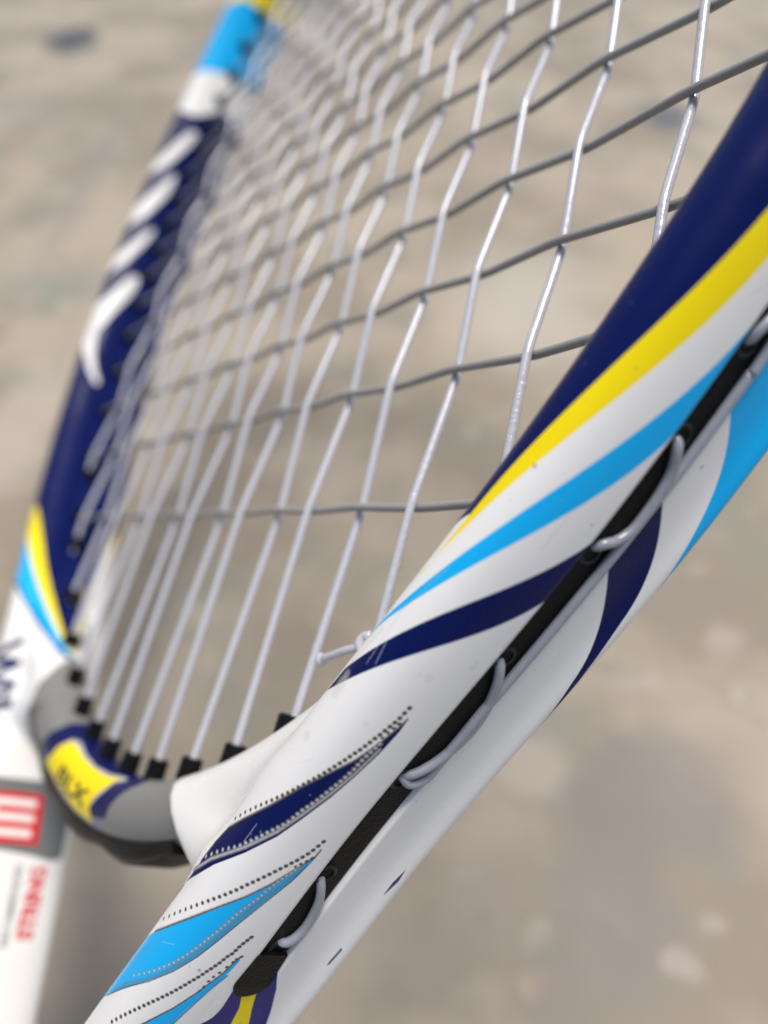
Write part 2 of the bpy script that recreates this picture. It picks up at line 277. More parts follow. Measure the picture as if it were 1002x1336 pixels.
        ('d', 'print_grey', ((161.73, 7.35), (160.89, 7.43), (160.1, 7.5), (159.34, 7.62), (158.62, 7.78), (157.89, 7.95), (157.17, 8.11), (156.47, 8.29), (155.76, 8.46), (155.06, 8.64), (154.36, 8.83), (153.68, 9.05), (152.99, 9.26), (152.31, 9.47), (151.63, 9.7), (150.94, 9.93), (150.26, 10.16), (149.57, 10.39), (148.89, 10.64), (148.21, 10.9), (147.52, 11.16), (146.82, 11.43), (146.12, 11.71), (145.41, 11.99), (144.68, 12.29), (143.95, 12.62), (143.2, 12.96), (142.42, 13.32), (141.62, 13.72), (140.78, 14.15), (139.9, 14.61), (138.99, 15.08), (138.04, 15.59), (137.09, 16.02), (136.08, 16.52)), 0.3, 0.22),
        ('d', 'print_grey', ((159.43, 7.06), (158.65, 7.24), (157.84, 7.46), (156.97, 7.64)), 0.26, 0.2),
        ('d', 'mid_grey', ((156.12, 7.37), (155.43, 7.49), (154.73, 7.62), (154.03, 7.74), (153.31, 7.81), (152.58, 7.85), (151.85, 7.89), (151.13, 7.99), (150.42, 8.11), (149.71, 8.24), (149.01, 8.4), (148.31, 8.57), (147.6, 8.73), (146.9, 8.9), (146.19, 9.06), (145.5, 9.28), (144.81, 9.5), (144.12, 9.73), (143.4, 9.9), (142.67, 10.05), (141.94, 10.21), (141.24, 10.46), (140.57, 10.77), (139.88, 11.08), (139.17, 11.39), (138.45, 11.7), (137.71, 12.02), (136.96, 12.37), (136.19, 12.75), (135.38, 13.14), (134.54, 13.64), (133.65, 14.25), (132.67, 14.93), (131.74, 15.46), (130.78, 15.95), (129.74, 16.52)), 0.33, 0.28),
        ('d', 'silver', ((156.12, 7.37), (155.43, 7.49), (154.73, 7.62), (154.03, 7.74), (153.31, 7.81), (152.58, 7.85), (151.85, 7.89), (151.13, 7.99), (150.42, 8.11), (149.71, 8.24), (149.01, 8.4), (148.31, 8.57), (147.6, 8.73), (146.9, 8.9), (146.19, 9.06), (145.5, 9.28), (144.81, 9.5), (144.12, 9.73), (143.4, 9.9), (142.67, 10.05), (141.94, 10.21), (141.24, 10.46), (140.57, 10.77), (139.88, 11.08), (139.17, 11.39), (138.45, 11.7), (137.71, 12.02), (136.96, 12.37), (136.19, 12.75), (135.38, 13.14), (134.54, 13.64), (133.65, 14.25), (132.67, 14.93), (131.74, 15.46), (130.78, 15.95), (129.74, 16.52)), 0.17, 0.15),
        ('p', 'sky', ((140.01, 4.39), (139.29, 4.52), (138.61, 4.69), (137.95, 4.91), (137.32, 5.15), (136.71, 5.43), (136.12, 5.72), (135.54, 6.03), (134.97, 6.35), (134.41, 6.68), (133.85, 7.02), (133.29, 7.36), (132.73, 7.7), (132.16, 8.05), (131.6, 8.4), (131.03, 8.75), (130.45, 9.1), (129.87, 9.45), (129.28, 9.8), (128.68, 10.16), (128.06, 10.52), (127.42, 10.88), (126.77, 11.25), (126.1, 11.62), (125.39, 12.0), (124.64, 12.4), (123.86, 12.81), (123.02, 13.24), (122.12, 13.71), (121.15, 14.21), (120.11, 14.75), (119.0, 15.32), (117.83, 15.91), (116.51, 16.6), (111.18, 19.35), (98.74, 19.69), (104.1, 16.99), (105.67, 16.18), (107.01, 15.51), (108.25, 14.9), (109.42, 14.32), (110.52, 13.79), (111.52, 13.3), (112.45, 12.86), (113.32, 12.44), (114.14, 12.05), (114.92, 11.68), (115.66, 11.33), (116.38, 11.0), (117.09, 10.68), (117.78, 10.39), (118.46, 10.1), (119.14, 9.84), (119.82, 9.58), (120.5, 9.35), (121.17, 9.12), (121.85, 8.91), (122.53, 8.71), (123.21, 8.51), (123.9, 8.33), (124.58, 8.15), (125.26, 7.98), (125.94, 7.81), (126.61, 7.63), (127.29, 7.46), (127.96, 7.29), (128.62, 7.11), (129.29, 6.93), (129.94, 6.75), (130.59, 6.55), (131.23, 6.36), (131.87, 6.15), (132.51, 5.94), (133.13, 5.73), (133.76, 5.52), (134.39, 5.31), (135.03, 5.11), (135.66, 4.92), (136.31, 4.74), (136.98, 4.59), (137.67, 4.47), (138.38, 4.39), (139.12, 4.36), (139.91, 4.4))),
        ('p', 'steel', ((137.86, 4.91), (137.2, 5.09), (136.56, 5.29), (135.93, 5.51), (135.31, 5.73), (134.69, 5.97), (134.06, 6.2), (133.44, 6.44), (132.81, 6.66), (132.18, 6.89), (131.54, 7.11), (130.9, 7.32), (130.24, 7.53), (129.58, 7.72), (128.91, 7.91), (128.24, 8.1), (127.56, 8.28), (126.87, 8.45), (126.18, 8.62), (125.48, 8.8), (124.78, 8.97), (124.07, 9.14), (123.37, 9.32), (122.66, 9.5), (121.95, 9.68), (121.24, 9.88), (120.52, 10.09), (119.81, 10.31), (119.08, 10.54), (118.36, 10.8), (117.63, 11.07), (116.89, 11.36), (116.13, 11.67), (115.35, 12.01), (114.53, 12.39), (113.67, 12.8), (112.75, 13.27), (111.73, 13.81), (110.59, 14.45), (109.3, 15.2), (104.11, 16.98), (105.64, 16.23), (106.98, 15.58), (108.24, 14.97), (109.44, 14.37), (110.55, 13.82), (111.58, 13.31), (112.52, 12.84), (113.39, 12.4), (114.2, 11.99), (114.98, 11.61), (115.73, 11.25), (116.45, 10.91), (117.16, 10.59), (117.86, 10.29), (118.55, 10.01), (119.24, 9.76), (119.93, 9.51), (120.63, 9.29), (121.32, 9.08), (122.02, 8.88), (122.72, 8.69), (123.43, 8.51), (124.13, 8.34), (124.83, 8.17), (125.52, 8.0), (126.22, 7.83), (126.9, 7.65), (127.58, 7.47), (128.26, 7.28), (128.92, 7.09), (129.58, 6.88), (130.22, 6.66), (130.86, 6.44), (131.49, 6.21), (132.12, 5.97), (132.75, 5.74), (133.37, 5.51), (134.01, 5.28), (134.65, 5.08), (135.32, 4.91), (136.01, 4.77), (136.74, 4.69), (137.51, 4.68))),
        ('l', 'silver', ((140.17, 4.61), (138.99, 4.6), (138.21, 5.02), (137.41, 5.43), (136.61, 5.84), (135.88, 6.23), (135.14, 6.62), (134.39, 7.0), (133.64, 7.37), (132.95, 7.79), (132.25, 8.2), (131.55, 8.6), (130.83, 9.0), (130.21, 9.43), (129.57, 9.85), (128.91, 10.27), (128.23, 10.68), (127.51, 11.09), (126.7, 11.53), (125.85, 11.98), (124.95, 12.44), (123.98, 12.92), (122.95, 13.43), (121.71, 14.04), (120.33, 14.74), (118.84, 15.51), (117.17, 16.41)), 0.2),
        ('l', 'print_grey', ((140.06, 4.42), (138.82, 4.48), (138.03, 4.9), (137.24, 5.32), (136.44, 5.73), (135.71, 6.13), (134.97, 6.51), (134.23, 6.9), (133.47, 7.27), (132.79, 7.69), (132.1, 8.1), (131.39, 8.51), (130.68, 8.91), (130.06, 9.34), (129.43, 9.76), (128.77, 10.18), (128.09, 10.6), (127.38, 11.01), (126.58, 11.45), (125.73, 11.9), (124.84, 12.35), (123.89, 12.82), (122.86, 13.33), (121.8, 13.86), (120.65, 14.44), (119.39, 15.08), (118.05, 15.78), (116.51, 16.65)), 0.2),
        ('l', 'print_grey', ((137.51, 4.68), (136.52, 4.85), (135.53, 5.02), (134.53, 5.2), (133.81, 5.43), (133.08, 5.66), (132.35, 5.9), (131.62, 6.13), (130.9, 6.36), (130.17, 6.59), (129.43, 6.82), (128.7, 7.05), (127.96, 7.28), (127.22, 7.51), (126.47, 7.73), (125.72, 7.95), (124.97, 8.18), (124.21, 8.4), (123.44, 8.61), (122.65, 8.82), (121.85, 9.02), (121.05, 9.23), (120.24, 9.43), (119.37, 9.77), (118.48, 10.11), (117.58, 10.44), (116.65, 10.78), (115.83, 11.2), (114.97, 11.62), (114.06, 12.04), (113.09, 12.47), (112.14, 13.0), (111.09, 13.56), (109.91, 14.19), (108.61, 14.89), (107.28, 15.47), (105.83, 16.12), (104.13, 16.96)), 0.12),
        ('d', 'print_grey', ((141.3, 4.91), (140.52, 5.15), (139.77, 5.38), (139.08, 5.66), (138.43, 6.01), (137.78, 6.36), (137.17, 6.74), (136.55, 7.12), (135.94, 7.5), (135.31, 7.86), (134.68, 8.23), (134.06, 8.59), (133.42, 8.96), (132.79, 9.33), (132.15, 9.7), (131.48, 10.05), (130.8, 10.39), (130.12, 10.76), (129.43, 11.14), (128.71, 11.53), (127.98, 11.94), (127.21, 12.35), (126.39, 12.78), (125.52, 13.23), (124.59, 13.71), (123.58, 14.22), (122.5, 14.79), (121.36, 15.37), (120.15, 15.97), (118.79, 16.67)), 0.3, 0.22),
        ('d', 'print_grey', ((138.59, 4.75), (138.0, 5.14), (137.41, 5.6), (136.85, 5.99)), 0.26, 0.2),
        ('d', 'mid_grey', ((136.38, 5.69), (135.82, 5.96), (135.26, 6.22), (134.69, 6.48), (134.11, 6.71), (133.51, 6.92), (132.89, 7.1), (132.25, 7.25), (131.61, 7.4), (130.98, 7.56), (130.38, 7.79), (129.78, 8.01), (129.16, 8.22), (128.53, 8.4), (127.89, 8.58), (127.24, 8.74), (126.57, 8.88), (125.9, 9.02), (125.24, 9.17), (124.58, 9.35), (123.91, 9.52), (123.24, 9.69), (122.57, 9.86), (121.88, 10.03), (121.2, 10.22), (120.52, 10.42), (119.83, 10.63), (119.13, 10.85), (118.44, 11.1), (117.72, 11.34), (117.03, 11.66), (116.3, 11.99), (115.55, 12.32), (114.78, 12.71), (113.96, 13.14), (113.08, 13.61), (112.11, 14.16), (111.05, 14.77)), 0.3, 0.26),
        ('d', 'pale_sky', ((136.38, 5.69), (135.82, 5.96), (135.26, 6.22), (134.69, 6.48), (134.11, 6.71), (133.51, 6.92), (132.89, 7.1), (132.25, 7.25), (131.61, 7.4), (130.98, 7.56), (130.38, 7.79), (129.78, 8.01), (129.16, 8.22), (128.53, 8.4), (127.89, 8.58), (127.24, 8.74), (126.57, 8.88), (125.9, 9.02), (125.24, 9.17), (124.58, 9.35), (123.91, 9.52), (123.24, 9.69), (122.57, 9.86), (121.88, 10.03), (121.2, 10.22), (120.52, 10.42), (119.83, 10.63), (119.13, 10.85), (118.44, 11.1), (117.72, 11.34), (117.03, 11.66), (116.3, 11.99), (115.55, 12.32), (114.78, 12.71), (113.96, 13.14), (113.08, 13.61), (112.11, 14.16), (111.05, 14.77)), 0.14, 0.14),
        ('p', 'sky', ((122.0, 4.55), (121.25, 4.7), (120.5, 4.86), (119.76, 5.04), (119.03, 5.23), (118.32, 5.44), (117.61, 5.66), (116.9, 5.89), (116.21, 6.14), (115.52, 6.4), (114.83, 6.67), (114.16, 6.95), (113.48, 7.24), (112.8, 7.54), (112.13, 7.85), (111.45, 8.17), (110.77, 8.49), (110.09, 8.82), (109.4, 9.16), (108.7, 9.51), (107.98, 9.86), (81.05, 23.07), (79.78, 11.09), (109.46, 6.76), (110.27, 6.67), (111.06, 6.55), (111.83, 6.41), (112.59, 6.25), (113.33, 6.07), (114.06, 5.88), (114.78, 5.68), (115.5, 5.48), (116.21, 5.27), (116.92, 5.07), (117.64, 4.88), (118.36, 4.71), (119.1, 4.55), (119.85, 4.42), (120.62, 4.32), (121.4, 4.25))),
        ('l', 'print_grey', ((122.0, 4.55), (121.22, 4.73), (120.44, 4.91), (119.65, 5.08), (118.85, 5.25), (117.96, 5.58), (117.06, 5.91), (116.16, 6.23), (115.24, 6.54), (114.41, 6.91), (113.56, 7.26), (112.71, 7.62), (111.84, 7.96), (111.11, 8.35), (110.35, 8.74), (109.58, 9.12), (108.79, 9.49), (107.98, 9.86), (100.75, 13.28)), 0.22),
        ('l', 'steel', ((118.64, 4.44), (117.77, 4.73), (116.9, 5.02), (116.02, 5.3), (114.97, 5.54), (113.91, 5.78), (112.9, 5.99), (111.87, 6.19), (110.84, 6.39), (109.5, 6.65), (101.64, 8.17)), 0.35),
        ('d', 'print_grey', ((125.31, 5.0), (124.73, 5.21), (124.14, 5.43), (123.53, 5.61), (122.88, 5.73), (122.25, 5.88), (121.71, 6.18), (121.11, 6.37), (120.48, 6.55), (119.9, 6.79), (119.32, 7.04), (118.73, 7.28), (118.14, 7.52), (117.54, 7.76), (116.96, 8.03), (116.38, 8.31), (115.78, 8.56), (115.18, 8.83), (114.58, 9.1), (113.96, 9.37), (113.36, 9.66), (112.75, 9.96), (112.12, 10.25), (111.48, 10.56), (110.83, 10.86), (110.16, 11.16), (109.45, 11.46), (108.74, 11.76), (107.99, 12.06), (107.2, 12.36), (106.4, 12.66), (105.55, 12.94), (104.68, 13.23)), 0.3, 0.24),
        ('d', 'print_grey', ((122.03, 4.39), (121.53, 4.79), (120.98, 4.98), (120.06, 5.28), (118.98, 5.67), (118.15, 6.03), (117.31, 6.22), (116.32, 6.32), (115.59, 6.41)), 0.24, 0.2),
        ('p', 'navy_bright', ((119.22, -0.92), (117.43, 0.82), (117.08, 1.35), (116.67, 1.75), (116.14, 2.08), (115.13, 1.92), (114.11, 1.8), (113.12, 1.73), (112.2, 1.76), (111.38, 1.94), (110.7, 2.35), (110.12, 2.9), (97.86, 9.66), (96.37, -12.53), (109.43, -7.49), (110.64, -7.08), (111.85, -6.65), (113.32, -5.98), (114.8, -5.31), (116.26, -4.64), (117.94, -3.59), (119.44, -2.72), (121.62, -1.5))),
        ('p', 'navy_bright', ((119.22, 66.22), (117.43, 67.96), (117.08, 68.49), (116.67, 68.89), (116.14, 69.21), (115.13, 69.05), (114.11, 68.93), (113.12, 68.87), (112.2, 68.89), (111.38, 69.08), (110.7, 69.48), (110.12, 70.04), (97.86, 76.79), (96.37, 54.61), (109.43, 59.65), (110.64, 60.06), (111.85, 60.49), (113.32, 61.15), (114.8, 61.83), (116.26, 62.5), (117.94, 63.54), (119.44, 64.42), (121.62, 65.63))),
        ('p', 'yellow', ((119.56, 0.95), (117.12, 0.42), (116.6, 0.5), (115.81, 0.35), (114.62, -0.12), (112.7, -1.03), (111.27, -1.32), (109.82, -1.61), (96.45, -5.76), (96.81, -10.39), (109.54, -4.56), (111.07, -3.83), (112.56, -3.1), (114.03, -2.51), (115.46, -1.94), (116.5, -1.62), (117.1, -1.68), (119.51, -1.03))),
        ('p', 'yellow', ((119.56, 68.08), (117.12, 67.55), (116.6, 67.63), (115.81, 67.48), (114.62, 67.01), (112.7, 66.11), (111.27, 65.82), (109.82, 65.52), (96.45, 61.37), (96.81, 56.75), (109.54, 62.57), (111.07, 63.31), (112.56, 64.03), (114.03, 64.62), (115.46, 65.2), (116.5, 65.52), (117.1, 65.45), (119.51, 66.1))),
        ('p', 'navy_dull', ((139.4, 57.12), (138.51, 57.24), (137.62, 57.35), (136.73, 57.47), (135.62, 57.44), (134.51, 57.41), (134.85, 57.28), (136.06, 57.06), (137.27, 56.85), (138.34, 56.99), (139.4, 57.12))),
        ('p', 'navy_dull', ((124.82, 57.54), (123.93, 57.6), (123.03, 57.67), (122.14, 57.73), (121.28, 57.67), (121.67, 57.43), (122.58, 57.37), (123.48, 57.31), (124.37, 57.24), (124.82, 57.54))),
        ('l', 'scratch', ((177.06, 13.95), (176.37, 14.08), (175.68, 14.22), (174.98, 14.36), (174.27, 14.5), (173.56, 14.65), (172.84, 14.8), (172.12, 14.95), (171.39, 15.1), (170.66, 15.26), (169.92, 15.42), (169.17, 15.58)), 0.1),
        ('l', 'pale', ((169.07, 15.42), (168.34, 15.33), (167.61, 15.24), (166.87, 15.15), (166.14, 15.06), (165.4, 14.97), (164.66, 14.88), (163.92, 14.79), (163.18, 14.7), (162.43, 14.61)), 0.05),
        ('l', 'pale', ((166.21, 14.39), (165.51, 14.18), (164.81, 13.98), (164.11, 13.79), (163.4, 13.59)), 0.06),
        ('l', 'scratch', ((166.51, 16.05), (165.73, 16.16), (164.94, 16.27), (164.15, 16.38), (163.35, 16.5), (162.54, 16.64), (161.72, 16.78), (160.9, 16.92), (160.05, 17.11)), 0.08),
        ('l', 'pale', ((138.93, 13.04), (137.99, 13.05), (137.04, 13.05), (136.09, 13.06)), 0.05),
        ('d', 'chip', ((191.07, 13.07),), 0.21, 0.21),
        ('d', 'rust', ((189.48, 3.83),), 0.18, 0.18),
        ('d', 'chip', ((204.42, 10.59),), 0.12, 0.12),
        ('d', 'smudge', ((165.97, 7.84),), 0.5, 0.5),
        ('d', 'smudge', ((165.81, 8.98),), 0.3, 0.3),
        ('d', 'smudge', ((158.21, 15.86),), 0.9, 0.9),
        ('d', 'smudge', ((157.09, 15.77),), 0.8, 0.8),
        ('d', 'smudge', ((159.38, 16.15),), 0.6, 0.6),
        ('d', 'smudge', ((150.83, 15.01),), 0.6, 0.6),
        ('d', 'purple', ((168.57, 3.1),), 0.3, 0.3),
        ('d', 'purple', ((169.31, 4.14),), 0.25, 0.25),
        ('d', 'purple', ((170.08, 4.21),), 0.22, 0.22),
        ('d', 'smudge', ((157.41, 10.13),), 0.3, 0.3),
        ('d', 'chip', ((138.69, 12.11),), 0.12, 0.12),
        ('d', 'chip', ((118.55, 8.21),), 0.21, 0.21),
        ('d', 'chip', ((118.13, 10.88),), 0.15, 0.15),
        ('d', 'chip', ((201.0, 62.45),), 0.15, 0.15),
        ('d', 'chip', ((201.22, 62.4),), 0.12, 0.12),
    ],
    'far': [
        ('mark', 'yellow_left', ((1035.1, 13.58), (1036.9, 13.58), (1039.65, 13.58), (1041.85, 13.58), (1046.46, 16.33), (1049.76, 17.58), (1052.7, 18.5), (1055.45, 19.3), (1057.72, 20.19), (1059.89, 21.04), (1061.97, 21.87), (1063.98, 22.69), (1066.24, 23.93), (1069.21, 25.55), (1072.08, 26.68), (1074.7, 27.47), (1076.98, 28.07), (1079.16, 28.55), (1081.26, 28.96), (1083.31, 29.3), (1085.32, 29.59))),
        ('mark', 'yellow_right', ((1034.09, 17.14), (1036.96, 18.09), (1039.63, 18.88), (1042.16, 19.59), (1044.61, 20.25), (1047.33, 20.95), (1049.98, 21.62), (1052.56, 22.28), (1055.08, 22.93), (1057.2, 23.6), (1059.27, 24.27), (1061.41, 25.02), (1063.75, 25.84), (1066.57, 26.82), (1069.47, 27.56), (1072.12, 28.11), (1074.58, 28.55), (1076.69, 28.9), (1078.75, 29.2), (1080.74, 29.46), (1082.72, 29.68), (1084.68, 29.87))),
        ('mark', 'sky_left', ((1047.9, 13.58), (1050.1, 13.58), (1052.76, 14.16), (1056.32, 16.28), (1059.06, 17.38), (1061.9, 18.84), (1064.4, 20.06), (1066.72, 21.21), (1068.46, 22.23), (1070.43, 23.58), (1072.87, 25.13), (1075.27, 26.26), (1077.57, 27.17), (1079.7, 27.86), (1081.7, 28.39), (1083.61, 28.84), (1085.47, 29.22))),
        ('mark', 'navy_left', ((1062.07, 16.3), (1065.1, 18.12), (1067.59, 19.42), (1069.76, 20.86), (1071.95, 22.51), (1074.61, 24.55), (1077.02, 26.07), (1079.28, 27.08), (1081.33, 27.82), (1083.37, 28.37), (1085.33, 28.81), (1087.22, 29.19))),
        ('p', 'white', ((848.84, 26.56), (849.41, 27.49), (852.83, 27.0), (856.23, 26.5), (860.03, 25.17), (863.74, 23.85), (867.33, 22.55), (870.39, 20.9), (873.23, 19.16), (875.51, 16.9), (877.1, 14.06), (874.9, 13.58), (872.7, 14.53), (868.3, 13.11), (867.69, 17.01), (865.17, 18.52), (862.32, 19.7), (859.3, 20.78), (856.16, 21.82), (852.75, 23.43), (849.19, 25.04), (848.84, 26.56))),
        ('p', 'white', ((871.02, 25.83), (874.49, 26.53), (878.55, 26.17), (882.61, 25.8), (886.15, 24.71), (889.63, 23.63), (893.05, 22.55), (895.59, 21.2), (897.99, 19.82), (900.12, 18.28), (901.4, 15.81), (903.5, 14.06), (901.3, 14.06), (896.9, 13.58), (894.7, 13.58), (892.5, 14.06), (891.36, 16.95), (889.14, 18.19), (886.66, 19.17), (883.63, 20.47), (880.45, 21.7), (877.14, 22.91), (873.77, 24.11), (871.02, 25.83))),
        ('p', 'white', ((898.86, 26.31), (901.82, 26.44), (905.86, 25.44), (909.85, 24.44), (912.94, 23.26), (915.94, 22.08), (918.85, 20.89), (921.3, 19.61), (923.51, 18.19), (925.01, 16.03), (925.5, 13.58), (923.3, 13.58), (921.1, 14.06), (916.7, 13.11), (915.78, 17.17), (913.53, 18.84), (910.87, 20.18), (908.03, 21.43), (905.06, 22.66), (902.0, 23.88), (898.86, 26.31))),
        ('p', 'white', ((922.83, 26.96), (926.96, 27.7), (930.31, 27.05), (933.64, 26.39), (936.58, 25.42), (939.47, 24.45), (942.31, 23.5), (945.1, 22.55), (948.15, 21.68), (951.13, 20.81), (954.01, 19.91), (957.25, 20.31), (960.47, 20.7), (963.67, 21.06), (966.61, 22.01), (969.51, 22.93), (972.36, 23.84), (977.95, 25.82), (978.64, 24.53), (976.7, 23.12), (974.02, 21.72), (970.65, 20.58), (967.85, 19.37), (964.81, 17.99), (960.99, 15.76), (956.8, 13.58), (954.1, 14.06), (949.7, 13.58), (947.5, 14.06), (943.1, 13.11), (940.9, 13.58), (939.89, 16.55), (938.0, 18.4), (935.57, 19.76), (932.9, 21.0), (930.09, 22.21), (927.18, 23.41), (924.18, 24.62), (922.83, 26.96))),
        ('mark', 'white_lo', ((841.9, 14.06), (843.32, 17.8), (843.38, 21.22), (842.61, 24.24), (839.77, 26.75), (836.76, 29.3), (833.65, 31.91))),
        ('mark', 'sky_lo', ((824.3, 14.06), (822.1, 13.58), (822.67, 18.29), (820.98, 20.72), (819.99, 23.03), (818.75, 25.32), (817.33, 27.65), (815.81, 30.01))),
        ('mark', 'sky_hi', ((791.3, 14.06), (789.1, 15.01), (787.11, 18.25), (783.74, 22.07))),
        ('p', 'grey', ((1089.66, 31.77), (1089.02, 31.04), (1087.87, 30.53), (1089.52, 29.95), (1090.96, 29.48), (1092.22, 29.06), (1093.84, 28.77), (1095.23, 28.49), (1096.5, 28.23), (1097.48, 27.95), (1099.24, 27.86), (1100.98, 27.77), (1102.6, 27.66), (1103.91, 27.53), (1104.82, 27.6), (1105.29, 27.65), (1105.75, 28.01), (1106.26, 28.62), (1107.35, 29.43), (1108.75, 30.19), (1110.17, 30.92), (1111.59, 31.96), (1112.99, 32.99), (1114.39, 34.03), (1113.25, 35.27), (1112.08, 36.54), (1110.87, 37.85), (1109.6, 39.23), (1108.02, 39.89), (1106.4, 40.59), (1104.73, 41.33), (1103.0, 42.13), (1101.18, 43.05), (1099.16, 44.4), (1097.4, 44.89), (1104.66, 31.5), (1104.32, 30.97), (1102.15, 30.98), (1099.56, 31.12), (1096.86, 31.34), (1094.4, 31.49), (1092.07, 31.6), (1089.66, 31.77))),
        ('p', 'dark_grey', ((1116.23, 22.02), (1116.32, 23.37), (1116.36, 24.74), (1116.37, 26.14), (1116.36, 27.56), (1116.33, 29.02), (1116.28, 30.5), (1116.23, 32.0), (1116.18, 33.52), (1116.11, 35.07), (1116.03, 36.66), (1115.91, 38.31), (1117.5, 39.27), (1119.05, 40.26), (1120.56, 41.3), (1122.02, 42.45), (1123.55, 42.38), (1125.05, 42.32), (1126.52, 42.26), (1127.97, 42.2), (1129.4, 42.15), (1130.8, 42.1), (1132.19, 42.06), (1133.15, 39.22), (1132.89, 37.48), (1132.61, 35.8), (1132.33, 34.18), (1132.21, 32.64), (1132.08, 31.13), (1131.95, 29.63), (1131.82, 28.16), (1131.68, 26.71), (1131.53, 25.3), (1131.36, 23.91), (1130.08, 23.74), (1128.78, 23.56), (1127.47, 23.39), (1126.14, 23.22), (1124.78, 23.05), (1123.41, 22.88), (1122.02, 22.71), (1120.6, 22.54), (1119.17, 22.37), (1117.71, 22.19), (1116.23, 22.02))),
        ('mark', 'arm_box', ((1119.4, 29.14), (1119.06, 35.73), (1130.89, 36.38), (1130.88, 28.98))),
        ('mark', 'arm_red', ((1135.05, 38.9), (1134.7, 35.46), (1148.4, 35.59), (1148.77, 38.65))),
        ('mark', 'arm_black', ((1134.24, 33.23), (1134.36, 31.54), (1149.84, 32.19), (1149.97, 33.51))),
        ('mark', 'arm_name', ((1079.06, 20.78), (1077.6, 13.11), (1105.65, 21.45), (1106.51, 22.98))),
        ('mark', 'arm_edge', ((1144.58, 41.44), (1150.44, 41.88), (1156.15, 42.35))),
    ],
    'bridge': [
        ('p', 'navy', ((17.31, 0.19), (19.56, 0.26), (19.94, 0.3), (20.82, 0.34), (21.01, 0.37), (20.59, 0.41), (20.74, 0.45), (19.93, 0.5), (22.98, 0.54), (26.79, 0.55), (31.01, 0.55), (33.27, 0.57), (34.83, 0.61), (39.27, 0.6), (44.14, 0.59), (51.22, 0.56), (57.44, 0.53), (68.05, 0.42), (68.26, 0.38), (67.02, 0.35), (66.14, 0.33), (64.78, 0.3), (64.21, 0.28), (63.3, 0.26), (62.92, 0.23), (62.2, 0.2), (56.85, 0.18), (54.58, 0.19), (52.08, 0.2), (49.37, 0.21), (46.5, 0.21), (43.45, 0.22), (40.23, 0.21), (37.64, 0.22), (34.91, 0.22), (32.06, 0.22), (29.04, 0.21), (25.8, 0.2), (22.0, 0.18), (18.1, 0.16), (17.31, 0.19))),
        ('p', 'lavender', ((56.88, 0.19), (62.2, 0.2), (60.8, 0.16), (57.97, 0.11), (55.77, 0.13), (56.88, 0.19))),
        ('p', 'pale', ((28.11, 0.39), (30.63, 0.42), (34.37, 0.41), (38.19, 0.4), (41.66, 0.4), (45.29, 0.39), (48.73, 0.4), (52.4, 0.4), (54.61, 0.41), (56.89, 0.42), (59.32, 0.42), (61.58, 0.39), (58.9, 0.36), (58.4, 0.31), (57.46, 0.29), (56.18, 0.26), (55.07, 0.23), (52.41, 0.24), (49.64, 0.24), (46.77, 0.25), (43.79, 0.24), (40.71, 0.24), (37.52, 0.23), (34.16, 0.22), (30.51, 0.21), (25.93, 0.18), (24.83, 0.2), (26.59, 0.25), (27.36, 0.28), (27.47, 0.31), (28.22, 0.35), (28.11, 0.39))),
        ('p', 'yellow', ((28.99, 0.38), (31.9, 0.39), (35.47, 0.39), (39.12, 0.38), (42.82, 0.38), (46.65, 0.38), (49.98, 0.38), (53.48, 0.38), (56.41, 0.39), (59.48, 0.4), (58.24, 0.37), (58.07, 0.34), (57.29, 0.31), (56.6, 0.29), (55.55, 0.27), (54.64, 0.22), (55.65, 0.19), (56.12, 0.15), (53.88, 0.16), (51.37, 0.16), (48.6, 0.16), (45.47, 0.16), (43.81, 0.17), (41.82, 0.18), (39.6, 0.19), (37.16, 0.19), (34.53, 0.19), (31.69, 0.19), (28.51, 0.18), (24.05, 0.15), (25.63, 0.21), (27.49, 0.27), (27.77, 0.31), (28.69, 0.35), (28.99, 0.38))),
        ('mark', 'text', ((32.89, 0.23), (35.05, 0.28), (51.76, 0.26), (49.48, 0.23))),
    ],
}
# strings in the groove: (millimetres along the path, height above the middle)
GROOVE = {'A': [(213.94, -2.11), (211.27, -2.62), (207.77, -2.96), (204.73, -3.01), (200.21, -2.39), (198.24, -2.83), (194.89, -2.8), (191.26, -3.03), (188.32, -2.08), (184.52, -2.01), (182.37, -1.86), (178.65, -2.09), (175.57, -2.16), (171.27, -2.73), (167.38, -2.78), (163.62, -3.58), (160.14, -3.99), (155.84, -3.48), (153.49, -2.3), (152.11, -0.69), (152.45, 0.76)], 'B': [(201.56, 0.9), (200.65, 0.06), (198.69, -1.3), (196.5, -1.92), (194.08, -2.16), (191.48, -2.11), (189.61, -1.17), (188.51, 0.16), (187.71, 1.06)], 'C': [(171.02, 0.56), (169.14, -0.61), (166.29, -2.02), (163.28, -2.83), (160.25, -2.9), (156.69, -2.04), (153.99, -0.4), (152.89, 1.13)], 'D': [(216.96, -0.04), (215.01, 0.83), (213.61, 1.38)], 'E': [(134.99, 0.77), (132.47, -0.76), (129.57, -1.66), (126.87, -1.91), (124.93, -1.13), (124.23, -0.39)], 'holes': [(213.23, 0.82), (202.1, 0.6), (186.91, 0.74), (171.82, 0.94), (152.14, 1.02), (136.02, 1.01), (123.0, -0.96)]}
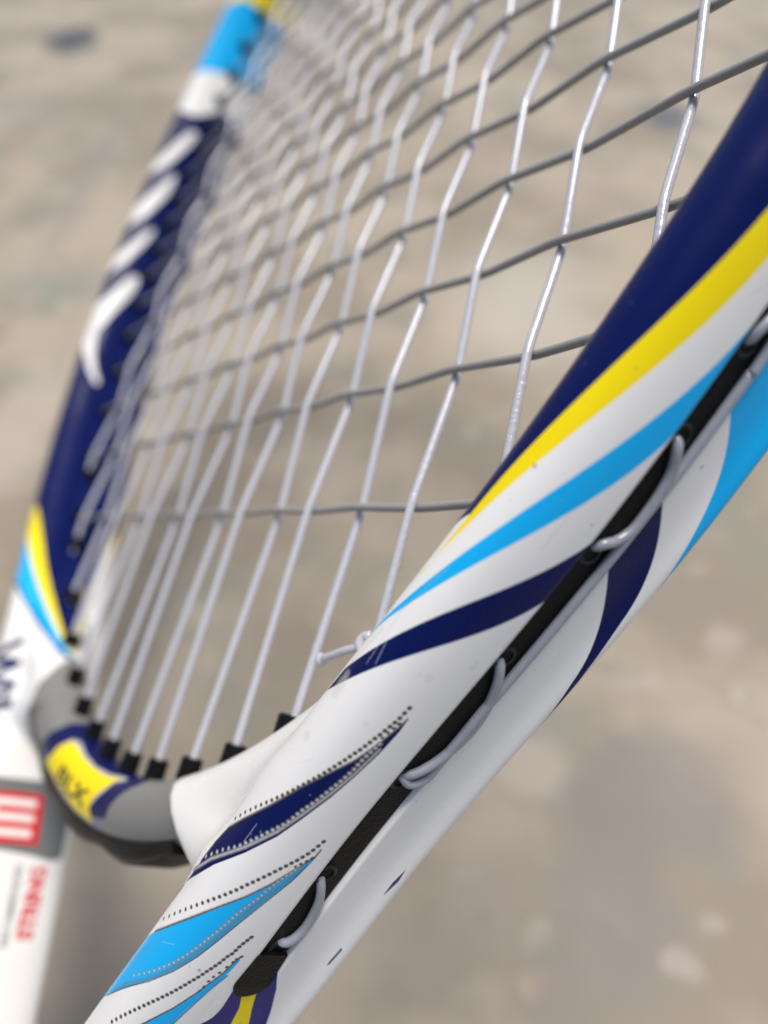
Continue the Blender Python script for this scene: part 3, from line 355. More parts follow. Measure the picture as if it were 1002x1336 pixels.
# patches and stains on the stone floor, and one painted reflection glow
STAINS_AND_GLOW = [
    (-0.3623, 0.9544, 0.0268, 0.0446, 0.45, (0.065, 0.067, 0.076), 0.97),
    (0.2722, 0.7364, 0.0237, 0.0363, 0.5, (0.091, 0.099, 0.122), 0.85),
    (0.1021, 0.0928, 0.0356, 0.0262, 0.3, (0.22, 0.194, 0.172), 0.8),
    (0.081, 0.0557, 0.0257, 0.0267, 0.4, (0.22, 0.196, 0.174), 0.7),
    (0.0654, 0.0287, 0.0227, 0.0084, 0.45, (0.236, 0.209, 0.182), 0.55),
    (0.0606, 0.1272, 0.0224, 0.0135, 0.4, (0.262, 0.255, 0.209), 0.6),
    (0.0598, 0.1093, 0.0148, 0.0131, 0.35, (0.395, 0.342, 0.281), 0.8),
    (0.035, 0.0557, 0.0125, 0.0145, 0.6, (0.304, 0.258, 0.217), 0.5),
    (0.1037, 0.1412, 0.0106, 0.0043, 0.6, (0.395, 0.342, 0.304), 0.6),
    (0.1534, 0.1579, 0.0103, 0.0054, 0.6, (0.395, 0.342, 0.304), 0.6),
    (0.0997, 0.039, 0.0052, 0.0044, 0.5, (0.395, 0.342, 0.304), 0.6),
    (0.1138, 0.0474, 0.0037, 0.0028, 0.6, (0.365, 0.327, 0.281), 0.6),
    (0.0522, 0.0428, 0.0042, 0.0036, 0.6, (0.357, 0.319, 0.258), 0.6),
    (0.0519, 0.0318, 0.0046, 0.003, 0.7, (0.38, 0.304, 0.213), 0.5),
    (0.1339, 0.1047, 0.0183, 0.0169, 0.6, (0.281, 0.243, 0.198), 0.5),
    (0.1436, 0.1842, 0.0288, 0.0128, 0.6, (0.228, 0.201, 0.179), 0.5),
    (-0.239, 0.4477, 0.0488, 0.0213, 0.6, (0.228, 0.236, 0.198), 0.6),
    (-0.209, 0.2988, 0.0198, 0.0511, 0.5, (0.41, 0.357, 0.296), 0.75),
    (-0.2497, 0.6115, 0.0118, 0.1296, 0.7, (0.243, 0.217, 0.194), 0.6),
    (-0.3505, 0.74, 0.0446, 0.0365, 0.6, (0.274, 0.243, 0.205), 0.5),
    (0.1625, 0.5709, 0.0439, 0.0285, 0.7, (0.319, 0.258, 0.213), 0.5),
    (0.0954, 0.656, 0.0412, 0.0466, 0.7, (0.304, 0.247, 0.198), 0.5),
    (0.0988, 0.4197, 0.0444, 0.068, 0.7, (0.426, 0.388, 0.327), 0.85),  # reflected glow behind the centre strings, painted into the floor colour
    (-0.0782, 0.0395, 0.0364, 0.0201, 0.6, (0.217, 0.186, 0.156), 0.6),
    (0.0101, 0.0395, 0.0234, 0.0134, 0.6, (0.243, 0.22, 0.182), 0.5),
]

# ------------------------------------------------------------------ flat print, painted into images in (path, section) millimetres
COLS = {'white': (0.80, 0.79, 0.76), 'navy': (0.003, 0.008, 0.078), 'navy_dull': (0.06, 0.05, 0.12), 'yellow': (0.90, 0.70, 0.006),
        'sky': (0.010, 0.43, 0.86), 'navy_bright': (0.010, 0.010, 0.17), 'steel': (0.07, 0.30, 0.50), 'pale_sky': (0.45, 0.65, 0.80), 'silver': (0.55, 0.54, 0.52),
        'print_grey': (0.09, 0.075, 0.065), 'mid_grey': (0.20, 0.20, 0.21), 'scratch': (0.35, 0.33, 0.31), 'pale': (0.55, 0.56, 0.60),
        'chip': (0.25, 0.21, 0.18), 'rust': (0.50, 0.27, 0.14), 'smudge': (0.60, 0.58, 0.52), 'purple': (0.58, 0.56, 0.70),
        'dark_grey': (0.16, 0.165, 0.165), 'red': (0.62, 0.02, 0.025), 'black': (0.02, 0.02, 0.025), 'grey': (0.215, 0.215, 0.205),
        'lavender': (0.22, 0.20, 0.27)}
ALPHA = {'scratch': 0.55, 'smudge': 0.35, 'purple': 0.5, 'pale': 0.75, 'chip': 0.8, 'rust': 0.7}


def srgb(c):
    c = np.asarray(c, float)
    return np.where(c < 0.0031308, c * 12.92, 1.055 * np.clip(c, 0, None) ** (1 / 2.4) - 0.055)


class Canvas:
    def __init__(self, u0, u1, v1, w, h, base):
        self.u0, self.u1, self.v1, self.w, self.h = u0, u1, v1, w, h
        self.sx, self.sy = w / (u1 - u0), h / v1
        self.a = np.empty((h, w, 3), np.float32); self.a[:] = COLS[base]

    def blend(self, x0, y0, m, col, alpha=None):
        al = ALPHA.get(col, 1.0) if alpha is None else alpha
        h, w = m.shape
        s = self.a[y0:y0 + h, x0:x0 + w]
        m = (m * al)[..., None]
        s += (np.array(COLS[col], np.float32) - s) * m

    def poly(self, pts, col, sub=3):
        p = np.array(pts, float); x = (p[:, 0] - self.u0) * self.sx; y = p[:, 1] * self.sy
        x0, x1 = int(max(0, math.floor(x.min()))), int(min(self.w, math.ceil(x.max()) + 1))
        y0, y1 = int(max(0, math.floor(y.min()))), int(min(self.h, math.ceil(y.max()) + 1))
        if x1 <= x0 or y1 <= y0: return
        xa, ya, xb, yb = x, y, np.roll(x, -1), np.roll(y, -1)
        m = np.zeros((y1 - y0, x1 - x0), np.float32); gx = np.arange(x0, x1)
        for r in range(y1 - y0):
            for k in range(sub):
                yy = y0 + r + (k + 0.5) / sub
                c = (ya <= yy) != (yb <= yy)
                if not c.any(): continue
                xs = np.sort(xa[c] + (yy - ya[c]) * (xb[c] - xa[c]) / (yb[c] - ya[c]))
                for a, b in zip(xs[::2], xs[1::2]):
                    m[r] += np.clip(np.minimum(gx + 1, b) - np.maximum(gx, a), 0, 1) / sub
        self.blend(x0, y0, np.clip(m, 0, 1), col)

    def stroke(self, pts, width, col):
        p = np.array(pts, float)
        for a, b in zip(p[:-1], p[1:]):
            self.capsule(a, b, width / 2, col)

    def capsule(self, a, b, r, col, soft=None):
        e = 0.5 / self.sx + 0.5 / self.sy if soft is None else soft
        lo = np.minimum(a, b) - r - 2 * e; hi = np.maximum(a, b) + r + 2 * e
        x0, x1 = int(max(0, (lo[0] - self.u0) * self.sx)), int(min(self.w, (hi[0] - self.u0) * self.sx + 1))
        y0, y1 = int(max(0, lo[1] * self.sy)), int(min(self.h, hi[1] * self.sy + 1))
        if x1 <= x0 or y1 <= y0: return
        X, Y = np.meshgrid((np.arange(x0, x1) + 0.5) / self.sx + self.u0, (np.arange(y0, y1) + 0.5) / self.sy)
        d = np.array(b) - np.array(a); L = float(d @ d) + 1e-12
        t = np.clip(((X - a[0]) * d[0] + (Y - a[1]) * d[1]) / L, 0, 1)
        D = np.hypot(X - a[0] - t * d[0], Y - a[1] - t * d[1])
        self.blend(x0, y0, np.clip(0.5 - (D - r) / (2 * e), 0, 1).astype(np.float32), col)

    def text(self, string, origin, along, up, col, bold=0.0):
        """letters as wide as |along| in total, |up| tall, lower left corner at origin"""
        cu = bpy.data.curves.new('lettering', 'FONT'); cu.body = string; cu.resolution_u = 3; cu.offset = bold
        ob = bpy.data.objects.new('lettering', cu); COL.objects.link(ob)
        dg = bpy.context.evaluated_depsgraph_get(); me = ob.evaluated_get(dg).to_mesh(); me.calc_loop_triangles()
        V = np.array([v.co[:2] for v in me.vertices]); T = [tuple(t.vertices) for t in me.loop_triangles]
        ob.evaluated_get(dg).to_mesh_clear(); bpy.data.objects.remove(ob); bpy.data.curves.remove(cu)
        V = (V - V.min(0)) / (V.max(0) - V.min(0))
        P = np.array(origin) + V[:, :1] * np.array(along) + V[:, 1:] * np.array(up)
        for t in T: self.poly(P[list(t)], col, 4)

    def ops(self, L):
        for e in L:
            if e[0] == 'p': self.poly(e[2], e[1])
            elif e[0] == 'l': self.stroke(e[2], e[3], e[1])
            elif e[0] == 'd':
                n = len(e[2])
                for i, c in enumerate(e[2]):
                    r = e[3] + (e[4] - e[3]) * i / max(1, n - 1)
                    self.capsule(c, c, r, e[1], 0.25 if e[1] in ('smudge', 'purple') else None)

    def image(self, name):
        im = bpy.data.images.new(name, self.w, self.h)
        px = np.ones((self.h, self.w, 4), np.float32); px[..., :3] = srgb(self.a)
        im.pixels.foreach_set(px.ravel()); im.pack()
        return im


GS, GV, GRID, PER = frame_grid()
U_SPLIT = 330.0


def paint_near():
    c = Canvas(0, U_SPLIT, PER, 4096, 1024, 'white')
    X, Y = np.meshgrid((np.arange(4096) + 0.5) / c.sx, (np.arange(1024) + 0.5) / c.sy)
    yu = np.array([e[2] for e in PAINT['near'] if e[0] == 'navy_top'][0][:-1])
    yu = yu[yu[:, 1].argsort()]
    vs = np.concatenate([[0], yu[:, 1], [20.2, 25, 30.0, 35, 44, 66.8]]); ss = np.concatenate([[228], yu[:, 0], [178, 163, 137, 163, 200, 256]])
    c.a[X > np.interp(Y, vs, ss)] = COLS['navy']
    back = Y > 44
    c.a[back & (X > 243) & (X < 250)] = COLS['white']; c.a[back & (X >= 250) & (X < 256)] = COLS['yellow']
    c.ops([e for e in PAINT['near'] if e[0] != 'navy_top'])
    c.poly([(100, 19.5), (152, 19.5), (152, 46), (100, 46)], 'white')   # the stub of the bridge is plain white
    r = np.random.default_rng(3)
    for i in range(260):                                        # specks of dirt
        p = (r.uniform(60, 330), r.uniform(3, PER - 3)); c.capsule(p, p, r.uniform(0.02, 0.09), 'smudge' if i % 3 else 'chip', 0.08)
    for i in range(12):                                         # hairline scratches
        p = np.array([r.uniform(95, 240), r.uniform(3, 24)]); q = p + r.normal(0, 1, 2) * [2.5, 1.2]; c.capsule(p, q, 0.02, 'pale' if i % 2 else 'scratch', 0.06)
    return c.image('racket_print_front_arm')


def paint_far():
    c = Canvas(U_SPLIT, S_TOT, PER, 4096, 512, 'navy')
    X, Y = np.meshgrid((np.arange(4096) + 0.5) / c.sx + U_SPLIT, (np.arange(512) + 0.5) / c.sy)
    M = {e[1]: np.array(e[2]) for e in PAINT['far'] if e[0] == 'mark'}

    def edge(k, base=None):
        q = M[k][M[k][:, 1].argsort()]
        v0, v1 = q[0], q[-1]
        s0 = v0[0] - 14
        if base is not None: return np.interp(Y, np.concatenate([[0], q[:, 1], [PER]]), np.concatenate([[s0], q[:, 0], [s0]]))
        r = q[::-1]                                          # the stripes turn back behind the line of the strings
        vs = np.concatenate([[0], q[:, 1], [30.2], 60.4 - r[:, 1], [PER]])
        return np.interp(Y, vs, np.concatenate([[s0], q[:, 0], [v1[0] + 1], r[:, 0], [s0]]))
    yr, yl, nl = edge('yellow_right'), edge('yellow_left'), edge('navy_left')
    yl = np.maximum(yl, yr + 1.0); nl = np.maximum(nl, yl + 2.0)
    yl = np.where(Y > 30.3, yr + 2.2, yl)
    m = X > yr; c.a[m] = COLS['yellow']
    m = X > yl; c.a[m] = COLS['white']
    m = (X > yl + 0.9) & (Y < 30.3); c.a[m] = COLS['sky']
    m = (X > nl) & (Y < 30.3); c.a[m] = COLS['navy']
    m = X > nl + 1.3; c.a[m] = COLS['white']
    wl, sl, sh = edge('white_lo', 1), edge('sky_lo', 1), edge('sky_hi', 1)
    c.a[(X < wl)] = COLS['white']; c.a[X < sl] = COLS['sky']; c.a[X < sh] = COLS['yellow']; c.a[X < sh - 14] = COLS['navy']
    c.ops([e for e in PAINT['far'] if e[0] != 'mark'])
    # lettering of the far arm
    c.text('Wilson', (1081.0, 10.6), (38.0, 2.0), (-0.6, 12.4), 'navy', 0.035)
    c.poly([(1119.6, 20.5), (1119.4, 34.6), (1130.2, 35.2), (1130.4, 20.5)], 'red')
    for a_ in (1.0, 3.0, 5.0):                                   # the three prongs of the rotated W and the joins at its foot
        s_ = 1119.3 + a_ * 1.6
        c.poly([(s_, 20.5), (s_ - 0.15, 33.2), (s_ + 1.6, 33.3), (s_ + 1.6, 20.5)], 'white')
    for a_ in (2.0, 4.0):
        s_ = 1119.3 + a_ * 1.6
        c.poly([(s_ - 0.2, 20.5), (s_ - 0.2, 23.5), (s_ + 0.8, 25.0), (s_ + 1.8, 23.5), (s_ + 1.8, 20.5)], 'white')
    c.text('STRING', (1148.6, 38.6), (-14.2, 0.2), (0, -3.9), 'red', 0.05)
    c.text('RECOMMENDED', (1150.0, 33.4), (-15.8, -0.4), (0, -1.7), 'dark_grey', 0.03)
    return c.image('racket_print_far_side')


# ------------------------------------------------------------------ materials
def nodes(name):
    m = bpy.data.materials.new(name); m.use_nodes = True
    nt = m.node_tree
    return m, nt, nt.nodes['Principled BSDF']


def simple(name, col, rough, bump=0.0, scale=800.0, coat=0.0, var=0.0, spec=0.5):
    m, nt, b = nodes(name)
    b.inputs['Roughness'].default_value = rough
    b.inputs['Base Color'].default_value = (*col, 1)
    b.inputs['Specular IOR Level'].default_value = spec
    if coat:
        b.inputs['Coat Weight'].default_value = coat; b.inputs['Coat Roughness'].default_value = 0.12
    tc = nt.nodes.new('ShaderNodeTexCoord')
    no = nt.nodes.new('ShaderNodeTexNoise'); no.inputs['Scale'].default_value = scale; no.inputs['Detail'].default_value = 3
    nt.links.new(tc.outputs['Object'], no.inputs['Vector'])
    if var:
        mx = nt.nodes.new('ShaderNodeMix'); mx.data_type = 'RGBA'
        mx.inputs['A'].default_value = (*[c * (1 - var) for c in col], 1); mx.inputs['B'].default_value = (*[min(1, c * (1 + var)) for c in col], 1)
        nt.links.new(no.outputs['Fac'], mx.inputs['Factor']); nt.links.new(mx.outputs['Result'], b.inputs['Base Color'])
    if bump:
        bp = nt.nodes.new('ShaderNodeBump'); bp.inputs['Strength'].default_value = bump; bp.inputs['Distance'].default_value = 0.0002
        nt.links.new(no.outputs['Fac'], bp.inputs['Height']); nt.links.new(bp.outputs['Normal'], b.inputs['Normal'])
    return m


def painted(name, image, rough=0.17):
    m, nt, b = nodes(name)
    t = nt.nodes.new('ShaderNodeTexImage'); t.image = image; t.interpolation = 'Linear'; t.extension = 'EXTEND'
    uv = nt.nodes.new('ShaderNodeUVMap'); uv.uv_map = 'print'
    nt.links.new(uv.outputs[0], t.inputs[0]); nt.links.new(t.outputs[0], b.inputs['Base Color'])
    tc = nt.nodes.new('ShaderNodeTexCoord')
    no = nt.nodes.new('ShaderNodeTexNoise'); no.inputs['Scale'].default_value = 260; no.inputs['Detail'].default_value = 6
    nt.links.new(tc.outputs['Object'], no.inputs['Vector'])
    mr = nt.nodes.new('ShaderNodeMapRange'); mr.inputs['From Min'].default_value = 0.35; mr.inputs['From Max'].default_value = 0.75
    mr.inputs['To Min'].default_value = rough; mr.inputs['To Max'].default_value = rough + 0.16
    nt.links.new(no.outputs['Fac'], mr.inputs['Value']); nt.links.new(mr.outputs[0], b.inputs['Roughness'])
    n2 = nt.nodes.new('ShaderNodeTexNoise'); n2.inputs['Scale'].default_value = 900; n2.inputs['Detail'].default_value = 2
    nt.links.new(tc.outputs['Object'], n2.inputs['Vector'])
    bp = nt.nodes.new('ShaderNodeBump'); bp.inputs['Strength'].default_value = 0.06; bp.inputs['Distance'].default_value = 0.0001
    nt.links.new(n2.outputs['Fac'], bp.inputs['Height']); nt.links.new(bp.outputs['Normal'], b.inputs['Normal'])
    b.inputs['Specular IOR Level'].default_value = 0.14
    return m


def floor_material():
    m, nt, b = nodes('polished_stone')
    N, L = nt.nodes, nt.links
    geo = N.new('ShaderNodeNewGeometry')

    def noise(scale, detail, rough=0.55, src=geo.outputs['Position']):
        n = N.new('ShaderNodeTexNoise'); n.inputs['Scale'].default_value = scale; n.inputs['Detail'].default_value = detail
        n.inputs['Roughness'].default_value = rough; L.new(src, n.inputs['Vector']); return n

    def ramp(src, a, b_):
        r = N.new('ShaderNodeMapRange'); r.interpolation_type = 'SMOOTHSTEP'
        r.inputs['From Min'].default_value = a; r.inputs['From Max'].default_value = b_; L.new(src, r.inputs['Value']); return r.outputs[0]

    def mix(f, a, b_, k=1.0):
        x = N.new('ShaderNodeMix'); x.data_type = 'RGBA'
        if k != 1.0:
            mu = N.new('ShaderNodeMath'); mu.operation = 'MULTIPLY'; mu.inputs[1].default_value = k; L.new(f, mu.inputs[0]); f = mu.outputs[0]
        L.new(f, x.inputs['Factor'])
        for s, v in (('A', a), ('B', b_)):
            if isinstance(v, tuple): x.inputs[s].default_value = (*v, 1)
            else: L.new(v, x.inputs[s])
        return x.outputs['Result']
    big = noise(7, 4); mid = noise(19, 5); fine = noise(60, 5)
    c = mix(ramp(big.outputs['Fac'], 0.42, 0.58), (0.250, 0.214, 0.162), (0.358, 0.310, 0.238))
    c = mix(ramp(mid.outputs['Fac'], 0.50, 0.64), c, (0.226, 0.224, 0.180), 0.72)
    n3 = noise(13, 4); mp = N.new('ShaderNodeVectorMath'); mp.operation = 'ADD'; mp.inputs[1].default_value = (7.3, 2.1, 0)
    L.new(geo.outputs['Position'], mp.inputs[0]); L.new(mp.outputs[0], n3.inputs['Vector'])
    c = mix(ramp(n3.outputs['Fac'], 0.52, 0.64), c, (0.345, 0.295, 0.230), 0.7)
    c = mix(ramp(fine.outputs['Fac'], 0.58, 0.75), c, (0.236, 0.209, 0.171), 0.5)
    spots = noise(48, 2, 0.4); c = mix(ramp(spots.outputs['Fac'], 0.66, 0.72), c, (0.426, 0.380, 0.319), 0.55)
    pits = noise(70, 2, 0.4); c = mix(ramp(pits.outputs['Fac'], 0.31, 0.26), c, (0.152, 0.137, 0.118), 0.5)
    # patches and stains of the stone, plus the painted glow: (x, y, half width, half length, softness, colour, strength)
    wob = N.new('ShaderNodeVectorMath'); wob.operation = 'MULTIPLY_ADD'; wob.inputs[1].default_value = (0.035, 0.035, 0)
    wn_ = noise(22, 3); L.new(wn_.outputs['Color'], wob.inputs[0])
    sh = N.new('ShaderNodeVectorMath'); sh.operation = 'ADD'; sh.inputs[1].default_value = (-0.0175, -0.0175, 0)
    L.new(geo.outputs['Position'], sh.inputs[0]); L.new(sh.outputs[0], wob.inputs[2])
    for x, y, rx, ry, soft, col, k in STAINS_AND_GLOW:
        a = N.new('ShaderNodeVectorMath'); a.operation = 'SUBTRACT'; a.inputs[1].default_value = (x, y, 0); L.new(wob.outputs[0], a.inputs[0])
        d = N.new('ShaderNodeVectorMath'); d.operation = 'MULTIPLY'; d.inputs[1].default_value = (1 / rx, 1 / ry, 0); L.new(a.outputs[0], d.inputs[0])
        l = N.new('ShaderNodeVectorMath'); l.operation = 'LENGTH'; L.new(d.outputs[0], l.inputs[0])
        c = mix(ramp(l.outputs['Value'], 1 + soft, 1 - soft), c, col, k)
    L.new(c, b.inputs['Base Color'])
    b.inputs['Specular IOR Level'].default_value = 0.12
    r = N.new('ShaderNodeMapRange'); r.inputs['To Min'].default_value = 0.36; r.inputs['To Max'].default_value = 0.48
    L.new(mid.outputs['Fac'], r.inputs['Value']); L.new(r.outputs[0], b.inputs['Roughness'])
    bp = N.new('ShaderNodeBump'); bp.inputs['Strength'].default_value = 0.15; bp.inputs['Distance'].default_value = 0.001
    L.new(fine.outputs['Fac'], bp.inputs['Height']); L.new(bp.outputs['Normal'], b.inputs['Normal'])
    return m


# ------------------------------------------------------------------ mesh helpers
MM = 0.001


def link_mesh(name, V, F, mat, parent=None, smooth=True, uv=None, mat_idx=None, sharp=None):
    me = bpy.data.meshes.new(name)
    me.from_pydata([tuple(p) for p in (np.asarray(V) * MM)], [], F)
    for m in (mat if isinstance(mat, list) else [mat]): me.materials.append(m)
    if uv is not None:
        l = me.uv_layers.new(name='print'); l.data.foreach_set('uv', np.asarray(uv, np.float32).ravel())
    if mat_idx is not None: me.polygons.foreach_set('material_index', np.asarray(mat_idx, np.int32))
    me.polygons.foreach_set('use_smooth', np.full(len(F), smooth))
    if sharp: me.set_sharp_from_angle(angle=math.radians(sharp))
    me.update()
    o = bpy.data.objects.new(name, me); COL.objects.link(o)
    if parent is not None: o.parent = parent
    return o


def tube(path, rad, sides=10, cap=True):
    """tube of (varying) radius along a list of points"""
    P = np.asarray(path, float); n = len(P); rad = np.broadcast_to(np.asarray(rad, float), (n,))
    T = np.gradient(P, axis=0); T /= np.linalg.norm(T, axis=1)[:, None] + 1e-12
    up = np.array([0, 0, 1.0]) if abs(T[0, 2]) < 0.9 else np.array([1.0, 0, 0])
    A = np.empty((n, 3)); a = up - T[0] * (up @ T[0]); a /= np.linalg.norm(a)
    for i in range(n):
        a = a - T[i] * (a @ T[i]); a /= np.linalg.norm(a); A[i] = a
    B = np.cross(T, A)
    th = np.arange(sides) * 2 * math.pi / sides
    V = P[:, None] + (A[:, None] * np.cos(th)[None, :, None] + B[:, None] * np.sin(th)[None, :, None]) * rad[:, None, None]
    V = V.reshape(-1, 3)
    F = [(i * sides + k, i * sides + (k + 1) % sides, (i + 1) * sides + (k + 1) % sides, (i + 1) * sides + k) for i in range(n - 1) for k in range(sides)]
    if cap:
        F.append(tuple(range(sides))[::-1]); F.append(tuple(range((n - 1) * sides, n * sides)))
    return V, F


def join(parts):
    V, F, o = [], [], 0
    for v, f in parts:
        V.append(np.asarray(v)); F += [tuple(i + o for i in q) for q in f]; o += len(v)
    return np.concatenate(V), F


def smooth_path(P, step=0.4, sig=None):
    """Catmull-Rom through the points, evenly resampled"""
    P = np.asarray(P, float); Q = np.concatenate([[2 * P[0] - P[1]], P, [2 * P[-1] - P[-2]]]); out = []
    for i in range(1, len(Q) - 2):
        t = np.linspace(0, 1, 24, endpoint=False)[:, None]
        a, b, c, d = Q[i - 1], Q[i], Q[i + 1], Q[i + 2]
        out.append(0.5 * (2 * b + (c - a) * t + (2 * a - 5 * b + 4 * c - d) * t ** 2 + (3 * b - a - 3 * c + d) * t ** 3))
    out = np.concatenate(out + [P[-1:]])
    L = np.concatenate([[0], np.cumsum(np.linalg.norm(np.diff(out, axis=0), axis=1))])
    u = np.linspace(0, L[-1], max(3, int(L[-1] / step)))
    return np.stack([np.interp(u, L, out[:, k]) for k in range(3)], 1)


def sweep_quads(ns, K):
    i = (np.arange(ns - 1)[:, None] * K + np.arange(K - 1)[None]).ravel()
    return np.stack([i, i + K, i + K + 1, i + 1], 1)


# ------------------------------------------------------------------ materials in use
M_NEAR = painted('glossy_printed_lacquer', paint_near())
M_FAR = painted('glossy_printed_lacquer_far', paint_far())
M_BLACK = simple('black_nylon', (0.006, 0.006, 0.0065), 0.40, 0.45, 2600, var=0.4, spec=0.10)
_nt = M_BLACK.node_tree                                         # grit caught in the nylon
_b = _nt.nodes['Principled BSDF']; _old = _b.inputs['Base Color'].links[0].from_socket
_n = _nt.nodes.new('ShaderNodeTexNoise'); _n.inputs['Scale'].default_value = 2600; _n.inputs['Detail'].default_value = 4
_tc = _nt.nodes.new('ShaderNodeTexCoord'); _nt.links.new(_tc.outputs['Object'], _n.inputs['Vector'])
_r = _nt.nodes.new('ShaderNodeMapRange'); _r.inputs['From Min'].default_value = 0.62; _r.inputs['From Max'].default_value = 0.80
_nt.links.new(_n.outputs['Fac'], _r.inputs['Value'])
_m = _nt.nodes.new('ShaderNodeMix'); _m.data_type = 'RGBA'; _m.inputs['B'].default_value = (0.035, 0.033, 0.030, 1)
_nt.links.new(_r.outputs[0], _m.inputs['Factor']); _nt.links.new(_old, _m.inputs['A']); _nt.links.new(_m.outputs['Result'], _b.inputs['Base Color'])
M_MAIN = simple('white_string', (0.50, 0.51, 0.56), 0.18, 0.7, 1300, var=0.10, coat=0.9)
M_CROSS = simple('grey_string', (0.29, 0.287, 0.272), 0.40, 0.15, 1500, var=0.08)
M_LOOP = simple('grey_white_string', (0.27, 0.285, 0.325), 0.22, 0.1, 900, var=0.12, coat=0.3)
M_GRIP = simple('white_grip_tape', (0.62, 0.61, 0.58), 0.6, 0.6, 900, var=0.08)
M_HOLE = simple('dark_hole', (0.004, 0.004, 0.004), 0.5)

# ------------------------------------------------------------------ the floor
FL = 30.0
fv = [(-FL / MM, -FL / MM, 0), (FL / MM, -FL / MM, 0), (FL / MM, FL / MM, 0), (-FL / MM, FL / MM, 0)]
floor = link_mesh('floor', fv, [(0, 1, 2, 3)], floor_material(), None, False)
floor['kind'] = 'structure'
floor['label'] = 'polished beige and grey mottled stone floor'

# ------------------------------------------------------------------ the racket
racket = bpy.data.objects.new('tennis_racket', None)
COL.objects.link(racket)
racket['label'] = 'white, navy, sky blue and yellow tennis racket strung with white and grey strings'
racket['category'] = 'tennis racket'
Rm = Matrix([list(r) for r in ROT])
origin = CAM_POS - (ROT @ C_R) * MM
racket.matrix_world = Matrix.Translation(Vector(origin)) @ Rm.to_4x4()

# hoop and arms
ns, K = GRID.shape[:2]
Q = sweep_quads(ns, K)
us = np.repeat(GS[:, None], K, 1).ravel(); vs = np.repeat(GV[None], ns, 0).ravel()
row = Q[:, 0] // K
far = GS[row] >= U_SPLIT
uvn = np.stack([us / U_SPLIT, vs], 1); uvf = np.stack([(us - U_SPLIT) / (S_TOT - U_SPLIT), vs], 1)
UV = np.where(far[:, None, None], uvf[Q], uvn[Q])
frame = link_mesh('frame', GRID.reshape(-1, 3), [tuple(q) for q in Q.tolist()], [M_NEAR, M_FAR], racket, True, UV, far.astype(int), 50)

# black strip with the grommets, bedded in the groove
ss = np.arange(S_GROOVE - 0.6, S_TOT - S_GROOVE + 0.6, 1.0)
prof = [(-2.4, 1.93), (-0.75, 1.93), (-0.6, 1.75), (-0.6, 0.6), (-0.6, -0.6), (-0.6, -2.3), (-0.75, -2.48), (-2.4, -2.48)]
SV = np.stack([frame_pt(ss, np.full(len(ss), n), np.full(len(ss), z)) for n, z in prof], 1)
F = [tuple(q) for q in sweep_quads(len(ss), len(prof)).tolist()]
nk = len(prof)
F += [tuple(range(nk)), tuple(range((len(ss) - 1) * nk, len(ss) * nk))[::-1]]
strip = link_mesh('grommet_strip', SV.reshape(-1, 3), F, M_BLACK, racket, True, sharp=35)

# rounded tail of the strip where it ends on the arm
tp = []
th = np.linspace(0, math.pi, 15)
tail_s = S_GROOVE - 1.0 - 2.2 * np.sin(th); tail_z = 2.6 * np.cos(th)
top = frame_pt(tail_s, np.full(15, 0.25), tail_z); bot = frame_pt(tail_s, np.full(15, -1.0), tail_z)
f0 = frame_pt(np.array([S_GROOVE + 4.0] * 2), np.array([0.0, 0.0]), np.array([-2.3, 2.3])); f1 = frame_pt(np.array([S_GROOVE + 4.0] * 2), np.array([-1.2, -1.2]), np.array([-2.3, 2.3]))
TV = np.concatenate([top, f0, bot, f1]); m_ = 17
TF = [tuple(range(m_))] + [(i, (i + 1) % m_, m_ + (i + 1) % m_, m_ + i) for i in range(m_)] + [tuple(range(m_, 2 * m_))[::-1]]
link_mesh('strip_end', TV, TF, M_BLACK, strip, False)

# grommet rims on the outside (dark mouth + raised collar), one mesh shared by all
def ring_mesh(r, t, depth):
    a = np.linspace(0, 2 * math.pi, 21)[:-1]
    rings = [(r + t * 1.6, -0.5), (r + t * 1.2, 0.18), (r + t * 0.6, 0.34), (r, 0.2), (r, -depth)]
    V = np.concatenate([np.stack([np.full(20, h), q * np.cos(a), q * np.sin(a)], 1) for q, h in rings])
    F = [(i * 20 + k, i * 20 + (k + 1) % 20, (i + 1) * 20 + (k + 1) % 20, (i + 1) * 20 + k) for i in range(4) for k in range(20)]
    F.append(tuple(range(80, 100)))
    return V, F


def basis(x, p):
    x = Vector(x).normalized(); z = Vector((0, 0, 1)); y = z.cross(x)
    m = Matrix((x, y, z)).transposed().to_4x4(); m.translation = Vector(p) * MM
    return m


proto = None
HOLES = GROOVE['holes'] + [(s_, 0.5) for s_ in np.arange(228, 330, 14.5)]
for s_, z_ in HOLES:
    p, n_ = at_s(np.array([s_]))
    if proto is None:
        V_, F_ = ring_mesh(1.05, 0.4, 2.5); proto = link_mesh('strip_hole', V_, F_, M_HOLE, strip, True, sharp=40); o = proto
    else:
        o = proto.copy(); COL.objects.link(o); o.parent = strip
    q = frame_pt(np.array([s_]), np.array([-0.65]), np.array([min(max(z_, -0.7), 0.7)]))[0]
    o.matrix_local = basis((*n_[0], 0), q)

# lengths of string lying in the groove
def groove_run(pts, name, first=True, last=True):
    pts = list(pts); L = [(s_, z_, -0.12) for s_, z_ in pts]
    lim = lambda z_: min(max(z_, -0.7), 0.7)
    if first:
        L[0] = (L[0][0], lim(L[0][1]), -0.75); L.insert(0, (pts[0][0] + 0.1, lim(pts[0][1]), -2.8))
    if last:
        L[-1] = (L[-1][0], lim(L[-1][1]), -0.75); L.append((pts[-1][0] - 0.1, lim(pts[-1][1]), -2.8))
    L = np.array(L); P = frame_pt(L[:, 0], L[:, 2], L[:, 1])
    return link_mesh(name, *tube(smooth_path(P, 0.35), 0.60, 14), M_LOOP, racket)


